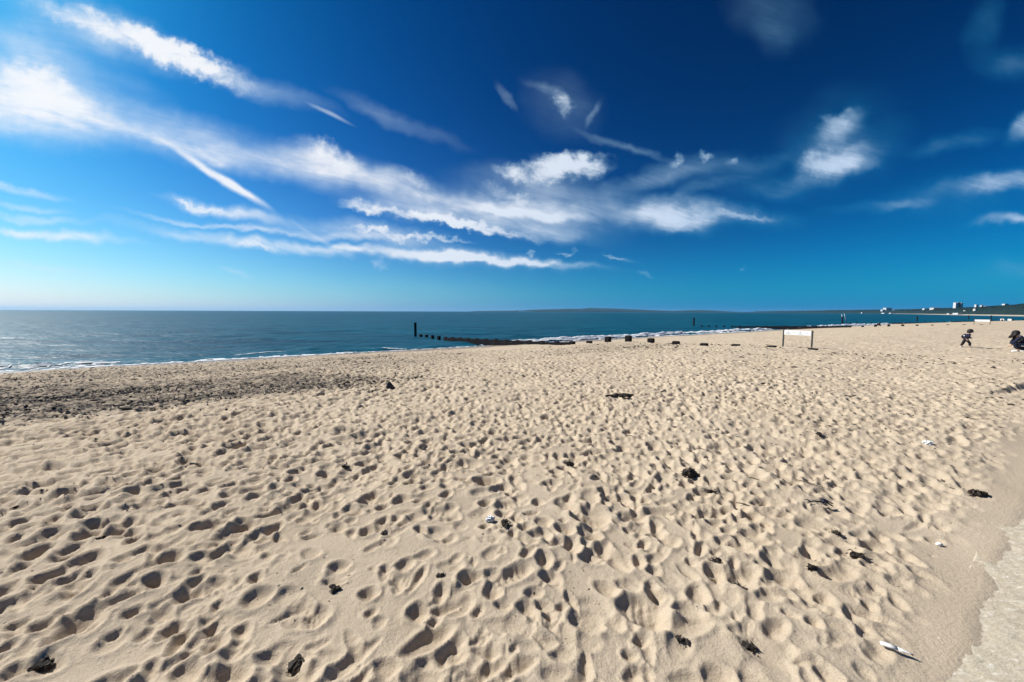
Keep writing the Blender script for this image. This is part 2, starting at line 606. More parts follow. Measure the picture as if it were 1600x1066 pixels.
def raster(x0, y0, x1, y1, c, iters):
    nx, ny = int((x1 - x0) / c), int((y1 - y0) / c)
    gx = (x0 + c * np.arange(nx)).astype(np.float32)
    gy = (y0 + c * np.arange(ny)).astype(np.float32)
    X, Y = np.meshgrid(gx, gy)
    h = 0.030 * vn(X, Y, 0.85, 5) + 0.018 * vn(X, Y, 0.37, 6) + 0.045 * vn(X, Y, 3.1, 7)
    h = h.astype(np.float32)
    for (px, py, th, L, Wd, dp) in PRINTS:
        R = 1.8 * L
        i0, i1 = int((px - R - x0) / c), int((px + R - x0) / c) + 2
        j0, j1 = int((py - R - y0) / c), int((py + R - y0) / c) + 2
        if i1 < 2 or j1 < 2 or i0 >= nx - 1 or j0 >= ny - 1:
            continue
        i0, j0 = max(i0, 0), max(j0, 0)
        sub = h[j0:j1, i0:i1]
        dx = gx[i0:i1][None, :] - px
        dy = gy[j0:j1][:, None] - py
        ct, st = math.cos(th), math.sin(th)
        a = (dx * ct + dy * st) / L
        b = (-dx * st + dy * ct) / Wd
        b = b * (1.0 + 0.22 * a)
        r2 = a * a + b * b
        inside = np.clip(1.25 - r2, 0, 1)
        m = float((sub * inside).sum() / (inside.sum() + 1e-6))
        wgt = np.clip((1.15 - r2) * 2.2, 0, 1) * 0.65
        bowl = np.clip(1 - r2 * r2, 0, 1)
        bowl = bowl * (1.0 - 0.30 * a)
        rim = np.exp(-((np.sqrt(r2) - 1.22) / 0.26) ** 2) * (1.0 - 0.35 * a)
        sub += (m - sub) * wgt - dp * bowl + 0.30 * dp * rim
        if c < 0.03 and (px * 977 + py * 531) % 1.0 < (0.55 if abs(L - 0.145) < 1e-6 else 0.12):      # the odd tread pattern
            sub += 0.0062 * np.sin(a * 19.0 + 3 * b * b) * np.clip(1.0 - r2, 0, 1)
    tan = 0.80 * c
    for _ in range(iters):
        acc = np.zeros_like(h)
        for ax, s in ((0, 1), (0, -1), (1, 1), (1, -1)):
            d = h - np.roll(h, s, ax)
            e = np.clip(d - tan, 0, None) * 0.22
            acc -= e
            acc += np.roll(e, -s, ax)
        h += acc
    return dict(x0=x0, y0=y0, c=c, h=h, X=X, Y=Y, nx=nx, ny=ny)


GA = raster(-13.0, 0.35, 13.6, 13.5, 0.0135, 10)
# crumbly clods and kicked crumbs in the near sand
_cl = sst(vn(GA['X'], GA['Y'], 0.55, 8) + 0.45 * vn(GA['X'], GA['Y'], 0.2, 9), 0.25, 0.75)
GA['h'] += 0.013 * _cl * np.maximum(vn(GA['X'], GA['Y'], 0.045, 10), -0.2) + 0.005 * _cl * vn(GA['X'], GA['Y'], 0.022, 11)
GA['h'] += 0.0016 * vn(GA['X'], GA['Y'], 0.05, 12)
GB = raster(-46.0, 0.35, 62.0, 58.0, 0.037, 5)


def bil(G, x, y):
    fx = np.clip((x - G['x0']) / G['c'], 0, G['nx'] - 1.001)
    fy = np.clip((y - G['y0']) / G['c'], 0, G['ny'] - 1.001)
    i, j = fx.astype(np.int32), fy.astype(np.int32)
    fx, fy = fx - i, fy - j
    h = G['h']
    return (h[j, i] * (1 - fx) + h[j, i + 1] * fx) * (1 - fy) + (h[j + 1, i] * (1 - fx) + h[j + 1, i + 1] * fx) * fy


def inside(G, x, y, mrg):
    x1 = G['x0'] + G['c'] * (G['nx'] - 1)
    y1 = G['y0'] + G['c'] * (G['ny'] - 1)
    d = np.minimum(np.minimum(x - G['x0'], x1 - x), np.minimum(y - G['y0'] + mrg, y1 - y))
    return sst(d, 0, mrg)


def sand_z(x, y):
    x = np.asarray(x, float)
    y = np.asarray(y, float)
    u, v = uv_of(x, y)
    wa, wb = inside(GA, x, y, 1.0), inside(GB, x, y, 2.0)
    rel = wb * bil(GB, x, y) * (1 - wa) + wa * bil(GA, x, y)
    amp = sst(v, 0.2, 0.6) * (1 - 0.9 * sst(v, 27.0, 30.0))
    z = zbase(x, y) + rel * amp
    # wind-blown sand thinning out on to the promenade
    e = edge_v(u)
    z = z + 0.012 * sst(v, e - 0.05, e + 0.25) + 0.003 * vn(x, y, 0.17, 4) * (1 - sst(v, 0.5, 0.9)) - 0.05 * (1 - sst(v, e - 0.30, e - 0.03))
    # a cut bank of sand beside the promenade further along
    be = 1.02 - 0.30 * (u - 12.5) + 0.06 * vn(u, u * 0, 0.7, 3)
    be = np.maximum(be, 0.50)
    z = z + 0.12 * sst(u, 12.2, 14.2) * sst(v, be, be + 0.13) * (1 - sst(v, be + 0.3, be + 3.2)) * (1 - sst(u, 19, 26))
    return z


def sz(x, y):
    return float(sand_z(np.array([x]), np.array([y]))[0])


def fan(rows, t0, t1, n, extra=12):
    t = np.linspace(math.tan(t0), math.tan(t1), n)
    az = 0.55 * np.arctan(t) + 0.45 * np.linspace(t0, t1, n)
    ea = np.linspace(math.radians(-88), t0, extra, endpoint=False)
    eb = np.linspace(t1, math.radians(88), extra + 1)[1:]
    az = np.concatenate([ea, az, eb])
    return np.sin(az)[None, :] * rows[:, None], np.cos(az)[None, :] * rows[:, None]


r, rows = 0.55, []
while r < 700:
    rows.append(r)
    cap = 0.05 if r < 16 else (0.05 + (r - 16) * 0.0045)
    r += max(min(0.72 * (r * r + 2.9) / 629.0, cap), 0.007)
rows = np.array(rows)
FX, FY = fan(rows, math.radians(-57), math.radians(57.5), 960)
FU, FV = uv_of(FX, FY)
FZ = sand_z(FX, FY)
wet = sst(FV + 1.2 * vn(FU, FV, 5.0, 1) + 0.5 * vn(FU, FV, 1.1, 2), 24.8, 28.8)
# strand of washed-up weed along the upper beach, fading out to the right
def weed_band(U, V):
    lo = 9.0 + 0.5 * vn(U, V * 0, 2.3, 3)
    hi = np.interp(U, [-14, -7, -4, 0.5, 3, 5], [21, 18.5, 16.2, 15.2, 11.4, 10.4])
    b = sst(V, lo - 0.5, lo + 0.6) * (1 - sst(V, hi - 2.2, hi + 1.2)) * (1 - sst(U, 0.0, 4.6))
    return b


band = weed_band(FU, FV)
band = np.maximum(band, 0.55 * np.exp(-((FV - 20.0) / 6.0) ** 2) * (1 - sst(FU, 3, 14)))
band = np.maximum(band, 0.40 * np.exp(-((FU - 14.5) / 4.5) ** 2 - ((FV - 14.0) / 2.4) ** 2))
weed = np.clip(band * (0.80 + 0.7 * fbm(FU * 0.45, FV, 1.6, 4, 3)), 0, 1)


def sand_build(T, b):
    tc = T.n('ShaderNodeTexCoord')
    ob = tc.outputs['Object']
    big = T.noise(ob, 0.55, 4, 0.6)
    fine = T.noise(ob, 38.0, 5, 0.7)
    grain = T.noise(ob, 420.0, 2, 0.6)
    c = T.mix(T.rng(big.outputs['Fac'], 0.35, 0.68), (0.470, 0.379, 0.279), (0.530, 0.436, 0.332))
    c = T.mix(T.rng(fine.outputs['Fac'], 0.30, 0.75, 0.0, 0.30), c, (0.425, 0.340, 0.238))
    c = T.mix(T.rng(grain.outputs['Fac'], 0.36, 0.72, 0.0, 0.55), c, (0.63, 0.545, 0.415))
    mid = T.noise(ob, 135.0, 3, 0.7)
    c = T.mix(T.rng(mid.outputs['Fac'], 0.40, 0.70, 0.0, 0.60), c, (0.385, 0.305, 0.215))
    c = T.mix(T.rng(mid.outputs['Fac'], 0.42, 0.30, 0.0, 0.60), c, (0.60, 0.515, 0.395))
    spk = T.noise(ob, 95.0, 3, 0.6)
    c = T.mix(T.rng(spk.outputs['Fac'], 0.66, 0.72, 0.0, 0.75), c, (0.13, 0.10, 0.08))
    wa = T.n('ShaderNodeAttribute', attribute_name='wet')
    we = T.n('ShaderNodeAttribute', attribute_name='weed')
    c = T.mix(T.m('MULTIPLY', wa.outputs['Fac'], 0.92), c, (0.225, 0.175, 0.130))
    wn = T.noise(ob, 2.6, 7, 0.78)
    wm = T.m('MULTIPLY', we.outputs['Fac'], T.rng(wn.outputs['Fac'], 0.40, 0.58, 0.18, 1.0), clamp=True)
    c = T.mix(wm, c, (0.105, 0.088, 0.075))
    T.l(c, b.inputs['Base Color'])
    T.l(T.rng(wa.outputs['Fac'], 0.2, 1.0, 0.95, 0.38), b.inputs['Roughness'])
    T.l(T.rng(wa.outputs['Fac'], 0.2, 1.0, 0.12, 0.5), b.inputs['Specular IOR Level'])
    h = T.m('ADD', T.m('ADD', T.m('MULTIPLY', fine.outputs['Fac'], 1.0), T.m('MULTIPLY', grain.outputs['Fac'], 0.16)), T.m('MULTIPLY', mid.outputs['Fac'], 0.32))
    bp = T.n('ShaderNodeBump', i={'Strength': 1.0, 'Distance': 0.010})
    T.l(h, bp.inputs['Height'])
    T.l(bp.outputs[0], b.inputs['Normal'])


M_SAND = mat('sand', None, 0.95, 0, sand_build)
beach = link('beach', grid_mesh('beach', FX, FY, FZ, M_SAND, True, {'wet': wet, 'weed': weed}, flip=True))
tag(beach, 'pale dry sand beach trampled all over with footprints, darker and wet by the water', kind='structure')

# land behind the camera, under the promenade
gb = MB()
for (u0, u1) in ((-400, 120), (120, 420)):
    q = [xy_of(u, v) for u, v in ((u0, -300), (u1, -300), (u1, 0.5), (u0, 0.5))]
    gb.add([(p[0], p[1], -0.32) for p in q], [(0, 1, 2, 3)])
tag(gb.build('ground', M_SAND), 'sandy ground under and behind the promenade', kind='structure')


# ------------------------------------------------------------- promenade
def conc_build(T, b):
    tc = T.n('ShaderNodeTexCoord')
    ob = tc.outputs['Object']
    a = T.noise(ob, 1.3, 5, 0.65)
    f = T.noise(ob, 55, 5, 0.7)
    vo = T.n('ShaderNodeTexVoronoi', feature='F1', i={'Scale': 62.0})
    T.l(ob, vo.inputs['Vector'])
    vm_ = T.n('ShaderNodeMapping', i={'Scale': (1, 2.6, 1), 'Rotation': (0, 0, 0.1)})
    T.l(ob, vm_.inputs[0])
    st = T.noise(vm_.outputs[0], 13, 6, 0.72)
    c = T.mix(T.rng(a.outputs['Fac'], 0.3, 0.7), (0.50, 0.430, 0.315), (0.55, 0.485, 0.370))
    c = T.mix(T.rng(f.outputs['Fac'], 0.5, 0.72, 0, 0.8), c, (0.66, 0.60, 0.49))
    c = T.mix(T.rng(st.outputs['Fac'], 0.54, 0.63, 0, 0.9), c, (0.74, 0.68, 0.58))
    c = T.mix(T.rng(st.outputs['Fac'], 0.30, 0.40, 0.7, 0), c, (0.36, 0.30, 0.225))
    T.l(c, b.inputs['Base Color'])
    b.inputs['Specular IOR Level'].default_value = 0.2
    h = T.m('ADD', T.m('MULTIPLY', st.outputs['Fac'], 1.0), T.m('MULTIPLY', f.outputs['Fac'], 0.5))
    bp = T.n('ShaderNodeBump', i={'Strength': 1.0, 'Distance': 0.010})
    T.l(h, bp.inputs['Height'])
    T.l(bp.outputs[0], b.inputs['Normal'])


M_CONC = mat('concrete', None, 0.9, 0, conc_build)
pav = thing('pavement', 'rough pale concrete promenade edge half covered with blown sand', None)
pav['kind'] = 'structure'


def slab_mesh(name, u0, u1, v0, v1, step):
    g = 0.006
    us = np.linspace(u0 + g, u1 - g, max(3, int((u1 - u0) / step)))
    vs = np.linspace(v0 + g, v1, max(3, int((v1 - v0) / step)))
    U, V = np.meshgrid(us, vs)
    Z = -0.007 + 0.003 * vn(U, V, 0.21, 3) + 0.003 * vn(U, V, 0.06, 4) + 0.0015 * vn(U, V, 0.03, 5)
    X, Y = xy_of(U, V)
    # skirt
    X2 = np.pad(X, 1, 'edge'); Y2 = np.pad(Y, 1, 'edge'); Z2 = np.pad(Z, 1, constant_values=-0.18)
    return grid_mesh(name, X2, Y2, Z2, M_CONC, False)


for (a, bb, st) in ((-60, -3, 0.4), (-3, 2.15, 0.03), (2.15, 4.55, 0.012), (4.55, 6.75, 0.014), (6.75, 9.3, 0.02), (9.3, 12.0, 0.03),
                    (12, 15, 0.05), (15, 18, 0.08), (18, 60, 0.4), (60, 120, 1.0)):
    link('slab', slab_mesh('slab', a, bb, -0.55 if abs(a) < 12 else -3.0, 0.30, st), pav)
gp = MB()
q = [xy_of(u, v) for u, v in ((-60, -6), (120, -6), (120, -0.55), (-60, -0.55))]
gp.add([(p[0], p[1], -0.012) for p in q], [(0, 1, 2, 3)])
gp.build('paving', M_CONC, pav)


# =====================================================================
# sea
# =====================================================================
def breaker_h(u):
    """height of the breaking wave along the shore"""
    a = 0.10 + 0.03 * vn(u, u * 0, 6, 2)
    a = a + 0.20 * sst(u, 17, 22) * (1 - sst(u, 74, 90)) + 0.20 * sst(u, 92, 98) * (1 - sst(u, 150, 190))
    a = a + 0.06 * sst(u, -1, 4) * (1 - sst(u, 12, 16)) + 0.04 * (1 - sst(u, -12, -8))
    return a


def breaker_v(u):
    return 33.3 + 0.7 * vn(u, u * 0 + 2, 9, 3) + 0.35 * vn(u, u * 0 + 5, 2.7, 4)


def swash_v(u):
    return 31.25 + 0.55 * vn(u, u * 0 + 9, 5.5, 5) + 0.22 * vn(u, u * 0 + 7, 1.6, 6)


def sea_z(x, y):
    u, v = uv_of(x, y)
    near = np.exp(-np.maximum(v - 31, 0) / 160.0)
    z = WATER + 0 * u
    ph = 0.9 * vn(u, v, 14, 1) + 0.8 * vn(u, v, 5, 2)
    for lam, amp, th, k in ((7.5, 0.045, 0.10, 1), (4.1, 0.030, -0.16, 2), (2.3, 0.018, 0.30, 3), (1.4, 0.012, -0.4, 4)):
        s = v * math.cos(th) + u * math.sin(th)
        z = z + amp * 2.4 * near * np.sin(2 * math.pi * s / lam + ph * 1.6 + k) * (0.6 + 0.7 * vn(u, v, lam * 3.3, 5 + k))
    z = z + near * (0.030 * vn(u * 0.45, v, 0.8, 9) + 0.05 * vn(u * 0.3, v, 2.1, 10))
    d = v - breaker_v(u)
    b = breaker_h(u) * np.where(d < 0, np.exp(-(d / 0.32) ** 2), np.exp(-(d / 1.2) ** 2))
    z = z + b * (0.8 + 0.3 * vn(u, v, 0.9, 11))
    z = z * 1.0
    flat = sst(v, swash_v(u) - 0.1, swash_v(u) + 1.4)
    return np.where(v < 33, WATER + (z - WATER) * flat, z)


rw, rr = [], 17.0
while rr < 40000:
    rw.append(rr)
    rr += max(0.08, 0.5 * (rr * rr) / (370 * 3.35) * 0.5) if rr < 90 else rr * (0.02 if rr < 260 else 0.06)
rw = np.array(rw)
SX, SY = fan(rw, math.radians(-58), math.radians(58), 620)
SZ = sea_z(SX, SY)


def sea_build(T, b):
    tc = T.n('ShaderNodeTexCoord')
    mp1 = T.n('ShaderNodeMapping', i={'Rotation': (0, 0, -A33), 'Scale': (0.42, 1.0, 1)})
    T.l(tc.outputs['Object'], mp1.inputs[0])
    n1 = T.noise(mp1.outputs[0], 0.42, 4, 0.55, 0.3)
    n2 = T.noise(mp1.outputs[0], 3.6, 4, 0.6)
    mp2 = T.n('ShaderNodeMapping', i={'Rotation': (0, 0, -A33), 'Scale': (0.045, 0.32, 1)})
    T.l(tc.outputs['Object'], mp2.inputs[0])
    n3 = T.noise(mp2.outputs[0], 1.0, 4, 0.6)
    cd = T.mix(T.rng(n3.outputs['Fac'], 0.35, 0.65), (0.001, 0.048, 0.090), (0.004, 0.095, 0.150))  # water tone plus dark streaks of wave-slope shade put into the colour
    T.l(cd, b.inputs['Base Color'])
    b.inputs['IOR'].default_value = 1.33
    b.inputs['Roughness'].default_value = 0.48
    b.inputs['Specular IOR Level'].default_value = 0.14
    h = T.m('ADD', T.m('MULTIPLY', n1.outputs['Fac'], 1.0), T.m('MULTIPLY', n2.outputs['Fac'], 0.16))
    bp = T.n('ShaderNodeBump', i={'Strength': 1.0, 'Distance': 0.45})
    T.l(h, bp.inputs['Height'])
    T.l(bp.outputs[0], b.inputs['Normal'])


M_SEA = mat('sea_water', None, 0.15, 0, sea_build)
sea = link('sea', grid_mesh('sea', SX, SY, SZ, M_SEA, True, flip=True))
tag(sea, 'choppy blue green sea reaching to the horizon', kind='structure')

# foam: lacy sheets on the swash and the broken crests, as a thin lumpy skin of its own
M_FOAM = noisy('foam', (0.80, 0.82, 0.84), (0.68, 0.72, 0.76), 6.0, 0.9, bump=0.02)


def foam_object():
    us = np.concatenate([np.arange(-42, 30, 0.085), np.arange(30, 90, 0.16), np.arange(90, 260, 0.32)])
    vs = np.arange(29.6, 38.2, 0.075)
    U, V = np.meshgrid(us, vs)
    X, Y = xy_of(U, V)
    X = X.astype(float); Y = Y.astype(float)
    cell = np.abs(vn(U * 0.6, V, 0.75, 1)) + 0.6 * np.abs(vn(U * 0.6, V, 0.3, 2))
    lace = 1 - sst(cell, 0.12, 0.45)
    sw = swash_v(U)
    wide = 0.55 + 0.36 * (vn(U, U * 0, 3.1, 3) + 1) + 4.2 * (1 - sst(U, -10.3, -7.8)) + 0.75 * sst(U, 2, 6) * (1 - sst(U, 14, 19)) + 0.4 * sst(U, 14, 20)
    d = (V - sw)
    m1 = sst(d, -0.02, 0.06) * (1 - sst(d, wide * 0.6, wide * 1.3))
    m1 = m1 * np.where(d > 0.55, 0.47 + 0.62 * lace, 0.80 + 0.3 * lace)
    bv, bh = breaker_v(U), breaker_h(U)
    e = V - bv
    st = sst(bh, 0.125, 0.22)
    m2 = st * sst(e, -0.75, -0.45) * (1 - sst(e, 0.15, 0.45)) * (0.92 + 0.45 * fbm(U, V, 0.9, 6, 2))
    # small broken crests further out
    m3 = 0.9 * sst(vn(U * 0.5, V * 0 + 1, 1.7, 7), 0.25, 0.5) * np.exp(-((e - 1.6 - 0.5 * vn(U, U * 0, 4, 8)) / 0.13) ** 2) * (1 - sst(U, 14, 20))
    m4 = 0.95 * sst(vn(U, U * 0 + 4, 2.3, 9), 0.05, 0.4) * np.exp(-((e + 0.05) / 0.22) ** 2) * (1 - st)
    mask = np.maximum.reduce([m1, m2, m3, m4]) + 0.12 * vn(U, V, 0.2, 10)
    Z = np.maximum(sea_z(X, Y), np.where(V < 33, zbase(X, Y), -9)) + 0.012 + 0.05 * np.clip(mask, 0, 1) * (0.55 + 0.45 * vn(U, V, 0.25, 11)) + 0.10 * m2 * (0.5 + 0.5 * vn(U, V, 0.5, 12))
    keepv = mask > 0.5
    q = keepv[:-1, :-1] & keepv[1:, :-1] & keepv[:-1, 1:] & keepv[1:, 1:]
    idx = np.arange(U.size).reshape(U.shape)
    quads = np.stack([idx[:-1, :-1], idx[:-1, 1:], idx[1:, 1:], idx[1:, :-1]], -1)[q]
    used = np.unique(quads)
    remap = np.zeros(U.size, np.int64)
    remap[used] = np.arange(len(used))
    me = bpy.data.meshes.new('sea_foam')
    pts = np.stack([X, Y, Z], -1).reshape(-1, 3)[used]
    me.from_pydata(pts.tolist(), [], remap[quads].tolist())
    me.polygons.foreach_set('use_smooth', np.ones(len(me.polygons), bool))
    me.materials.append(M_FOAM)
    me.update()
    return me


foam = link('sea_foam', foam_object())
tag(foam, 'white surf breaking along the edge of the beach', kind='stuff')

# =====================================================================
# far land
# =====================================================================
M_WOOD_FAR = noisy('far_woodland', (0.008, 0.022, 0.024), (0.016, 0.034, 0.032), 0.06, 0.95, spec=0.1)
M_CLIFF = noisy('far_sand', (0.50, 0.44, 0.36), (0.42, 0.37, 0.30), 0.03, 0.95, spec=0.1)
M_CHALK = noisy('chalk', (0.75, 0.75, 0.72), (0.6, 0.6, 0.58), 0.01, 0.95, spec=0.1)


def at(px, Y, py=None, z=None):
    """a point at forward distance Y seen in column px; height from the row or given"""
    d = ray(px, horizon(px) if py is None else py)
    k = Y / d.y
    p = Vector((0, 0, CAMH)) + d * k
    return (p.x, p.y, p.z if z is None else z)


def ridge(name, prof, depth, m, seed, rough, label):
    """a real hill range: shore foot, rising front slope, crest, falling back"""
    prof = sorted(prof)
    pxs = np.linspace(prof[0][0], prof[-1][0], 420)
    yt = np.interp(pxs, [p[0] for p in prof], [p[1] for p in prof])
    D = np.exp(np.interp(pxs, [p[0] for p in prof], [math.log(p[2]) for p in prof]))
    X, Y, Z = [], [], []
    crest = []
    for px, t, d in zip(pxs, yt, D):
        foot = at(px, d, z=WATER - 0.5)
        c = at(px, d * (1 + 0.6 * depth), py=t)
        hz = max(c[2], WATER + 0.5)
        row = []
        for k, (f, hh) in enumerate(((0, -0.5), (0.02, 0.35), (0.10, 0.55), (0.22, 0.74), (0.36, 0.88), (0.5, 0.96), (0.6, 1.0), (0.75, 0.97), (1.0, 0.7), (1.6, 0.0))):
            kk = 1 + depth * f
            z = WATER + (hz - WATER) * hh if hh > 0 else WATER - 0.5
            z += rough * (hz - WATER) * (vn(np.array([px * 0.35]), np.array([k * 1.7]), 1.0, seed)[0] + 0.6 * vn(np.array([px]), np.array([k * 2.7]), 1.0, seed + 1)[0]) * (0 < hh) * (0.35 if hh < .5 else 1)
            row.append((foot[0] * kk, foot[1] * kk, z))
        X.append([p[0] for p in row]); Y.append([p[1] for p in row]); Z.append([p[2] for p in row])
    o = link(name, grid_mesh(name, np.array(X), np.array(Y), np.array(Z), m, True, flip=True))
    tag(o, label, kind='structure')
    return pxs, yt, D


ISLE = [(732, 487.0, 5000), (745, 486.0, 5000), (800, 485.6, 5000), (815, 485.2, 5000), (835, 483.9, 5000), (860, 483.3, 5000), (890, 482.5, 5000),
        (905, 482.7, 5000), (922, 481.2, 5000), (945, 481.8, 5000), (965, 482.4, 5000), (1000, 483.9, 5000), (1030, 485.3, 5000), (1052, 486.0, 5000),
        (1072, 485.0, 5000), (1092, 484.5, 5000), (1115, 485.4, 5000), (1140, 486.8, 5000), (1165, 487.9, 5000)]
ridge('island_hills', ISLE, 0.12, M_WOOD_FAR, 3, 0.03, 'long low island of blue hills on the horizon')
COAST = [(1140, 488.0, 5200), (1165, 487.6, 4600), (1200, 486.8, 3600), (1250, 486.3, 2900), (1300, 485.4, 2300), (1350, 484.8, 1900), (1400, 484.2, 1400), (1432, 483.6, 1100), (1450, 482.6, 900),
         (1480, 481.8, 720), (1500, 481.0, 640), (1530, 480.2, 560), (1550, 478.5, 520), (1580, 476.8, 460), (1600, 474.5, 430), (1640, 470, 400), (1760, 462, 350)]
cpx, cyt, cD = ridge('coastal_hills', COAST, 0.55, M_WOOD_FAR, 5, 0.035, 'dark wooded cliffs curving round the bay')
# sand at the foot of the far cliffs
fb = MB()
prev = None
for px in np.linspace(1390, 1720, 60):
    d = math.exp(np.interp(px, cpx, np.log(cD)))
    k = sst(px, 1390, 1500)
    a = at(px, d * (0.985 - 0.08 * k), z=WATER - 0.3)
    b2 = at(px, d * 0.985, z=WATER + 0.55 + 0.3 * k)
    c2 = at(px, d * 1.02, z=WATER + 0.8 + 1.0 * k)
    fb.v += [a, b2, c2]
    n = len(fb.v)
    if n > 3:
        fb.f += [(n - 6, n - 3, n - 2, n - 5), (n - 5, n - 2, n - 1, n - 4)]
tag(fb.build('far_beach', M_CLIFF), 'thin strip of pale sand below the far cliffs', kind='structure')
# chalk face at the end of the island
ck = MB()
for i, px in enumerate((813, 817, 822, 827, 832)):
    p = at(px, 4985, z=WATER)
    hgt = (12, 14, 11, 8, 5)[i]
    ck.box((p[0], p[1], WATER + hgt / 2), (46, 25, hgt), taper=0.15)
tag(ck.build('chalk_cliff', M_CHALK), 'pale chalk cliff at the seaward end of the island hills', 'cliff')

# tree canopy on the cliffs
wd = MB()
rnd = random.Random(11)
for _ in range(2600):
    px = rnd.uniform(1290, 1740) if rnd.random() < 0.85 else rnd.uniform(1180, 1300)
    d = math.exp(np.interp(px, cpx, np.log(cD)))
    yt = np.interp(px, cpx, cyt)
    f = rnd.choice((0.12, 0.22, 0.3, 0.4, 0.5, 0.6, 0.6))
    hh = np.interp(f, [0, 0.02, 0.10, 0.22, 0.36, 0.5, 0.6], [0, 0.35, 0.55, 0.74, 0.88, 0.96, 1.0])
    cz = at(px, d * 1.33, py=yt)[2]
    foot = at(px, d, z=WATER)
    kk = 1 + 0.55 * f
    s = d / 640 * rnd.uniform(0.45, 1.15)
    wd.blob((foot[0] * kk, foot[1] * kk, WATER + (cz - WATER) * hh), (1.6 * s, 1.6 * s, 1.0 * s), rnd, 0.3, 0)
tag(wd.build('coastal_woodland', M_WOOD_FAR), 'dark trees covering the cliffs across the bay', kind='stuff')

# buildings over the bay
M_WHITE = noisy('white_render', (0.62, 0.63, 0.63), (0.54, 0.55, 0.56), 0.4, 0.8)
M_GREYW = noisy('grey_render', (0.42, 0.44, 0.44), (0.34, 0.36, 0.37), 0.4, 0.85)
M_GLASS = mat('window_glass', (0.03, 0.045, 0.06), 0.15)
M_ROOF = noisy('flat_roof', (0.22, 0.22, 0.23), (0.16, 0.16, 0.17), 0.8, 0.9)


def building(label, px0, px1, yt, yb, D, m=M_WHITE, floors=3, cols=4, pitched=False, name='building', cat='building'):
    a, b = at(px0, D, py=yb), at(px1, D, py=yb)
    zt = at((px0 + px1) / 2, D, py=yt)[2]
    w = math.hypot(b[0] - a[0], b[1] - a[1])
    cx, cy = (a[0] + b[0]) / 2, (a[1] + b[1]) / 2
    z0 = min(a[2], b[2])
    h = zt - z0
    rz = math.atan2(b[1] - a[1], b[0] - a[0]) + 0.0
    t = thing(name, label, cat, (cx, cy, z0 - 0.15 * h), rz, 'buildings across the bay')
    dp = max(w * 0.6, 3)
    wl = MB()
    wl.box((0, dp / 2, h * 1.15 / 2), (w, dp, h * 1.15))
    wl.build('wall', m, t)
    rf = MB()
    top = h * 1.15
    if pitched:
        rf.add([(-w / 2 * 1.04, -0.2, top), (w / 2 * 1.04, -0.2, top), (w / 2 * 1.04, dp + .2, top), (-w / 2 * 1.04, dp + .2, top), (-w / 2, dp / 2, top + h * .3), (w / 2, dp / 2, top + h * .3)],
               [(0, 1, 5, 4), (2, 3, 4, 5), (0, 4, 3), (1, 2, 5), (3, 2, 1, 0)])
    else:
        rf.box((0, dp / 2, top + 0.02 * h), (w * 1.03, dp * 1.03, 0.05 * h))
    rf.build('roof', M_ROOF if pitched else m, t)
    ww, wh = w / cols * 0.5, h / floors * 0.42
    wm = MB()
    wm.box((0, 0, 0), (ww, 0.12, wh))
    me = wm.mesh('window', M_GLASS)
    for i in range(cols):
        for j in range(floors):
            link('window', me, t, (-w / 2 + w / cols * (i + 0.5), -0.02, 0.2 * h + h / floors * (j + 0.5) * 0.95))
    return t


def towers():
    D = 800
    a, b = at(1493, D, py=481.6), at(1504.2, D, py=481.6)
    w = math.hypot(b[0] - a[0], b[1] - a[1])
    zt = at(1498, D, py=472.2)[2]
    z0 = a[2] - 1.5
    h = zt - z0
    rz = math.atan2(b[1] - a[1], b[0] - a[0])
    t = thing('tower_block', 'tall white twin tower block with a dark arched middle on the cliff top', 'building', ((a[0] + b[0]) / 2, (a[1] + b[1]) / 2, z0), rz, 'buildings across the bay')
    for s, ww, hh in ((-1, 0.36, 0.93), (1, 0.26, 0.92)):
        m = MB()
        m.box((s * w * (0.5 - ww / 2), 2.5, h * hh / 2), (w * ww, 5, h * hh), bev=0.25)
        m.build('wall', M_WHITE, t)
    m = MB()
    m.box((w * 0.05, 3.2, h * 0.46), (w * 0.44, 4, h * 0.92))
    m.build('stair_core', mat('dark_cladding', (0.06, 0.065, 0.08), 0.6), t)
    m = MB()
    m.tube([(w * (0.05 + 0.22 * math.cos(x)), 2.2, h * (0.84 + 0.13 * math.sin(x))) for x in np.linspace(math.pi, 0, 9)], 0.055 * h, 6)
    m.build('roof', M_WHITE, t)
    wm = MB()
    wm.box((0, 0, 0), (w * 0.22, 0.15, h * 0.03))
    me = wm.mesh('window', M_GLASS)
    for j in range(8):
        link('window', me, t, (-w * 0.31, -0.03, h * (0.16 + 0.09 * j)))
        link('window', me, t, (w * 0.37, -0.03, h * (0.16 + 0.09 * j)))


towers()
B = building
B('square white tower block on the cliff top right of the twin towers', 1525, 1528.4, 476.2, 480.8, 720, floors=5, cols=2)
B('narrow white block halfway down the wooded cliff', 1523.4, 1525.8, 482.8, 488.2, 600, floors=4, cols=1)
B('white house on the slope below the twin towers', 1508.2, 1512.0, 485.4, 489.6, 640, floors=2, cols=3)
B('long grey terrace between the white house and the narrow white block', 1512.6, 1522.5, 485.0, 489.8, 650, M_GREYW, floors=2, cols=8)
B('long low white building at the water below the twin towers', 1496.5, 1508, 489.2, 491.3, 625, floors=1, cols=8, name='beach_pavilion')
B('small white pavilion at the water left of the long low one', 1482.5, 1487.0, 489.9, 491.4, 690, floors=1, cols=3, name='beach_pavilion')
B('flat white building on the crest near the right edge', 1570, 1576.3, 474.9, 476.8, 640, floors=1, cols=5)
B('small white house with a pitched roof right of the square tower', 1533.8, 1536.6, 477.4, 480.4, 720, floors=2, cols=2, pitched=True)
B('low grey house with a pitched roof between woods on the crest', 1539.5, 1543.5, 478.6, 480.8, 700, M_GREYW, floors=1, cols=3, pitched=True)
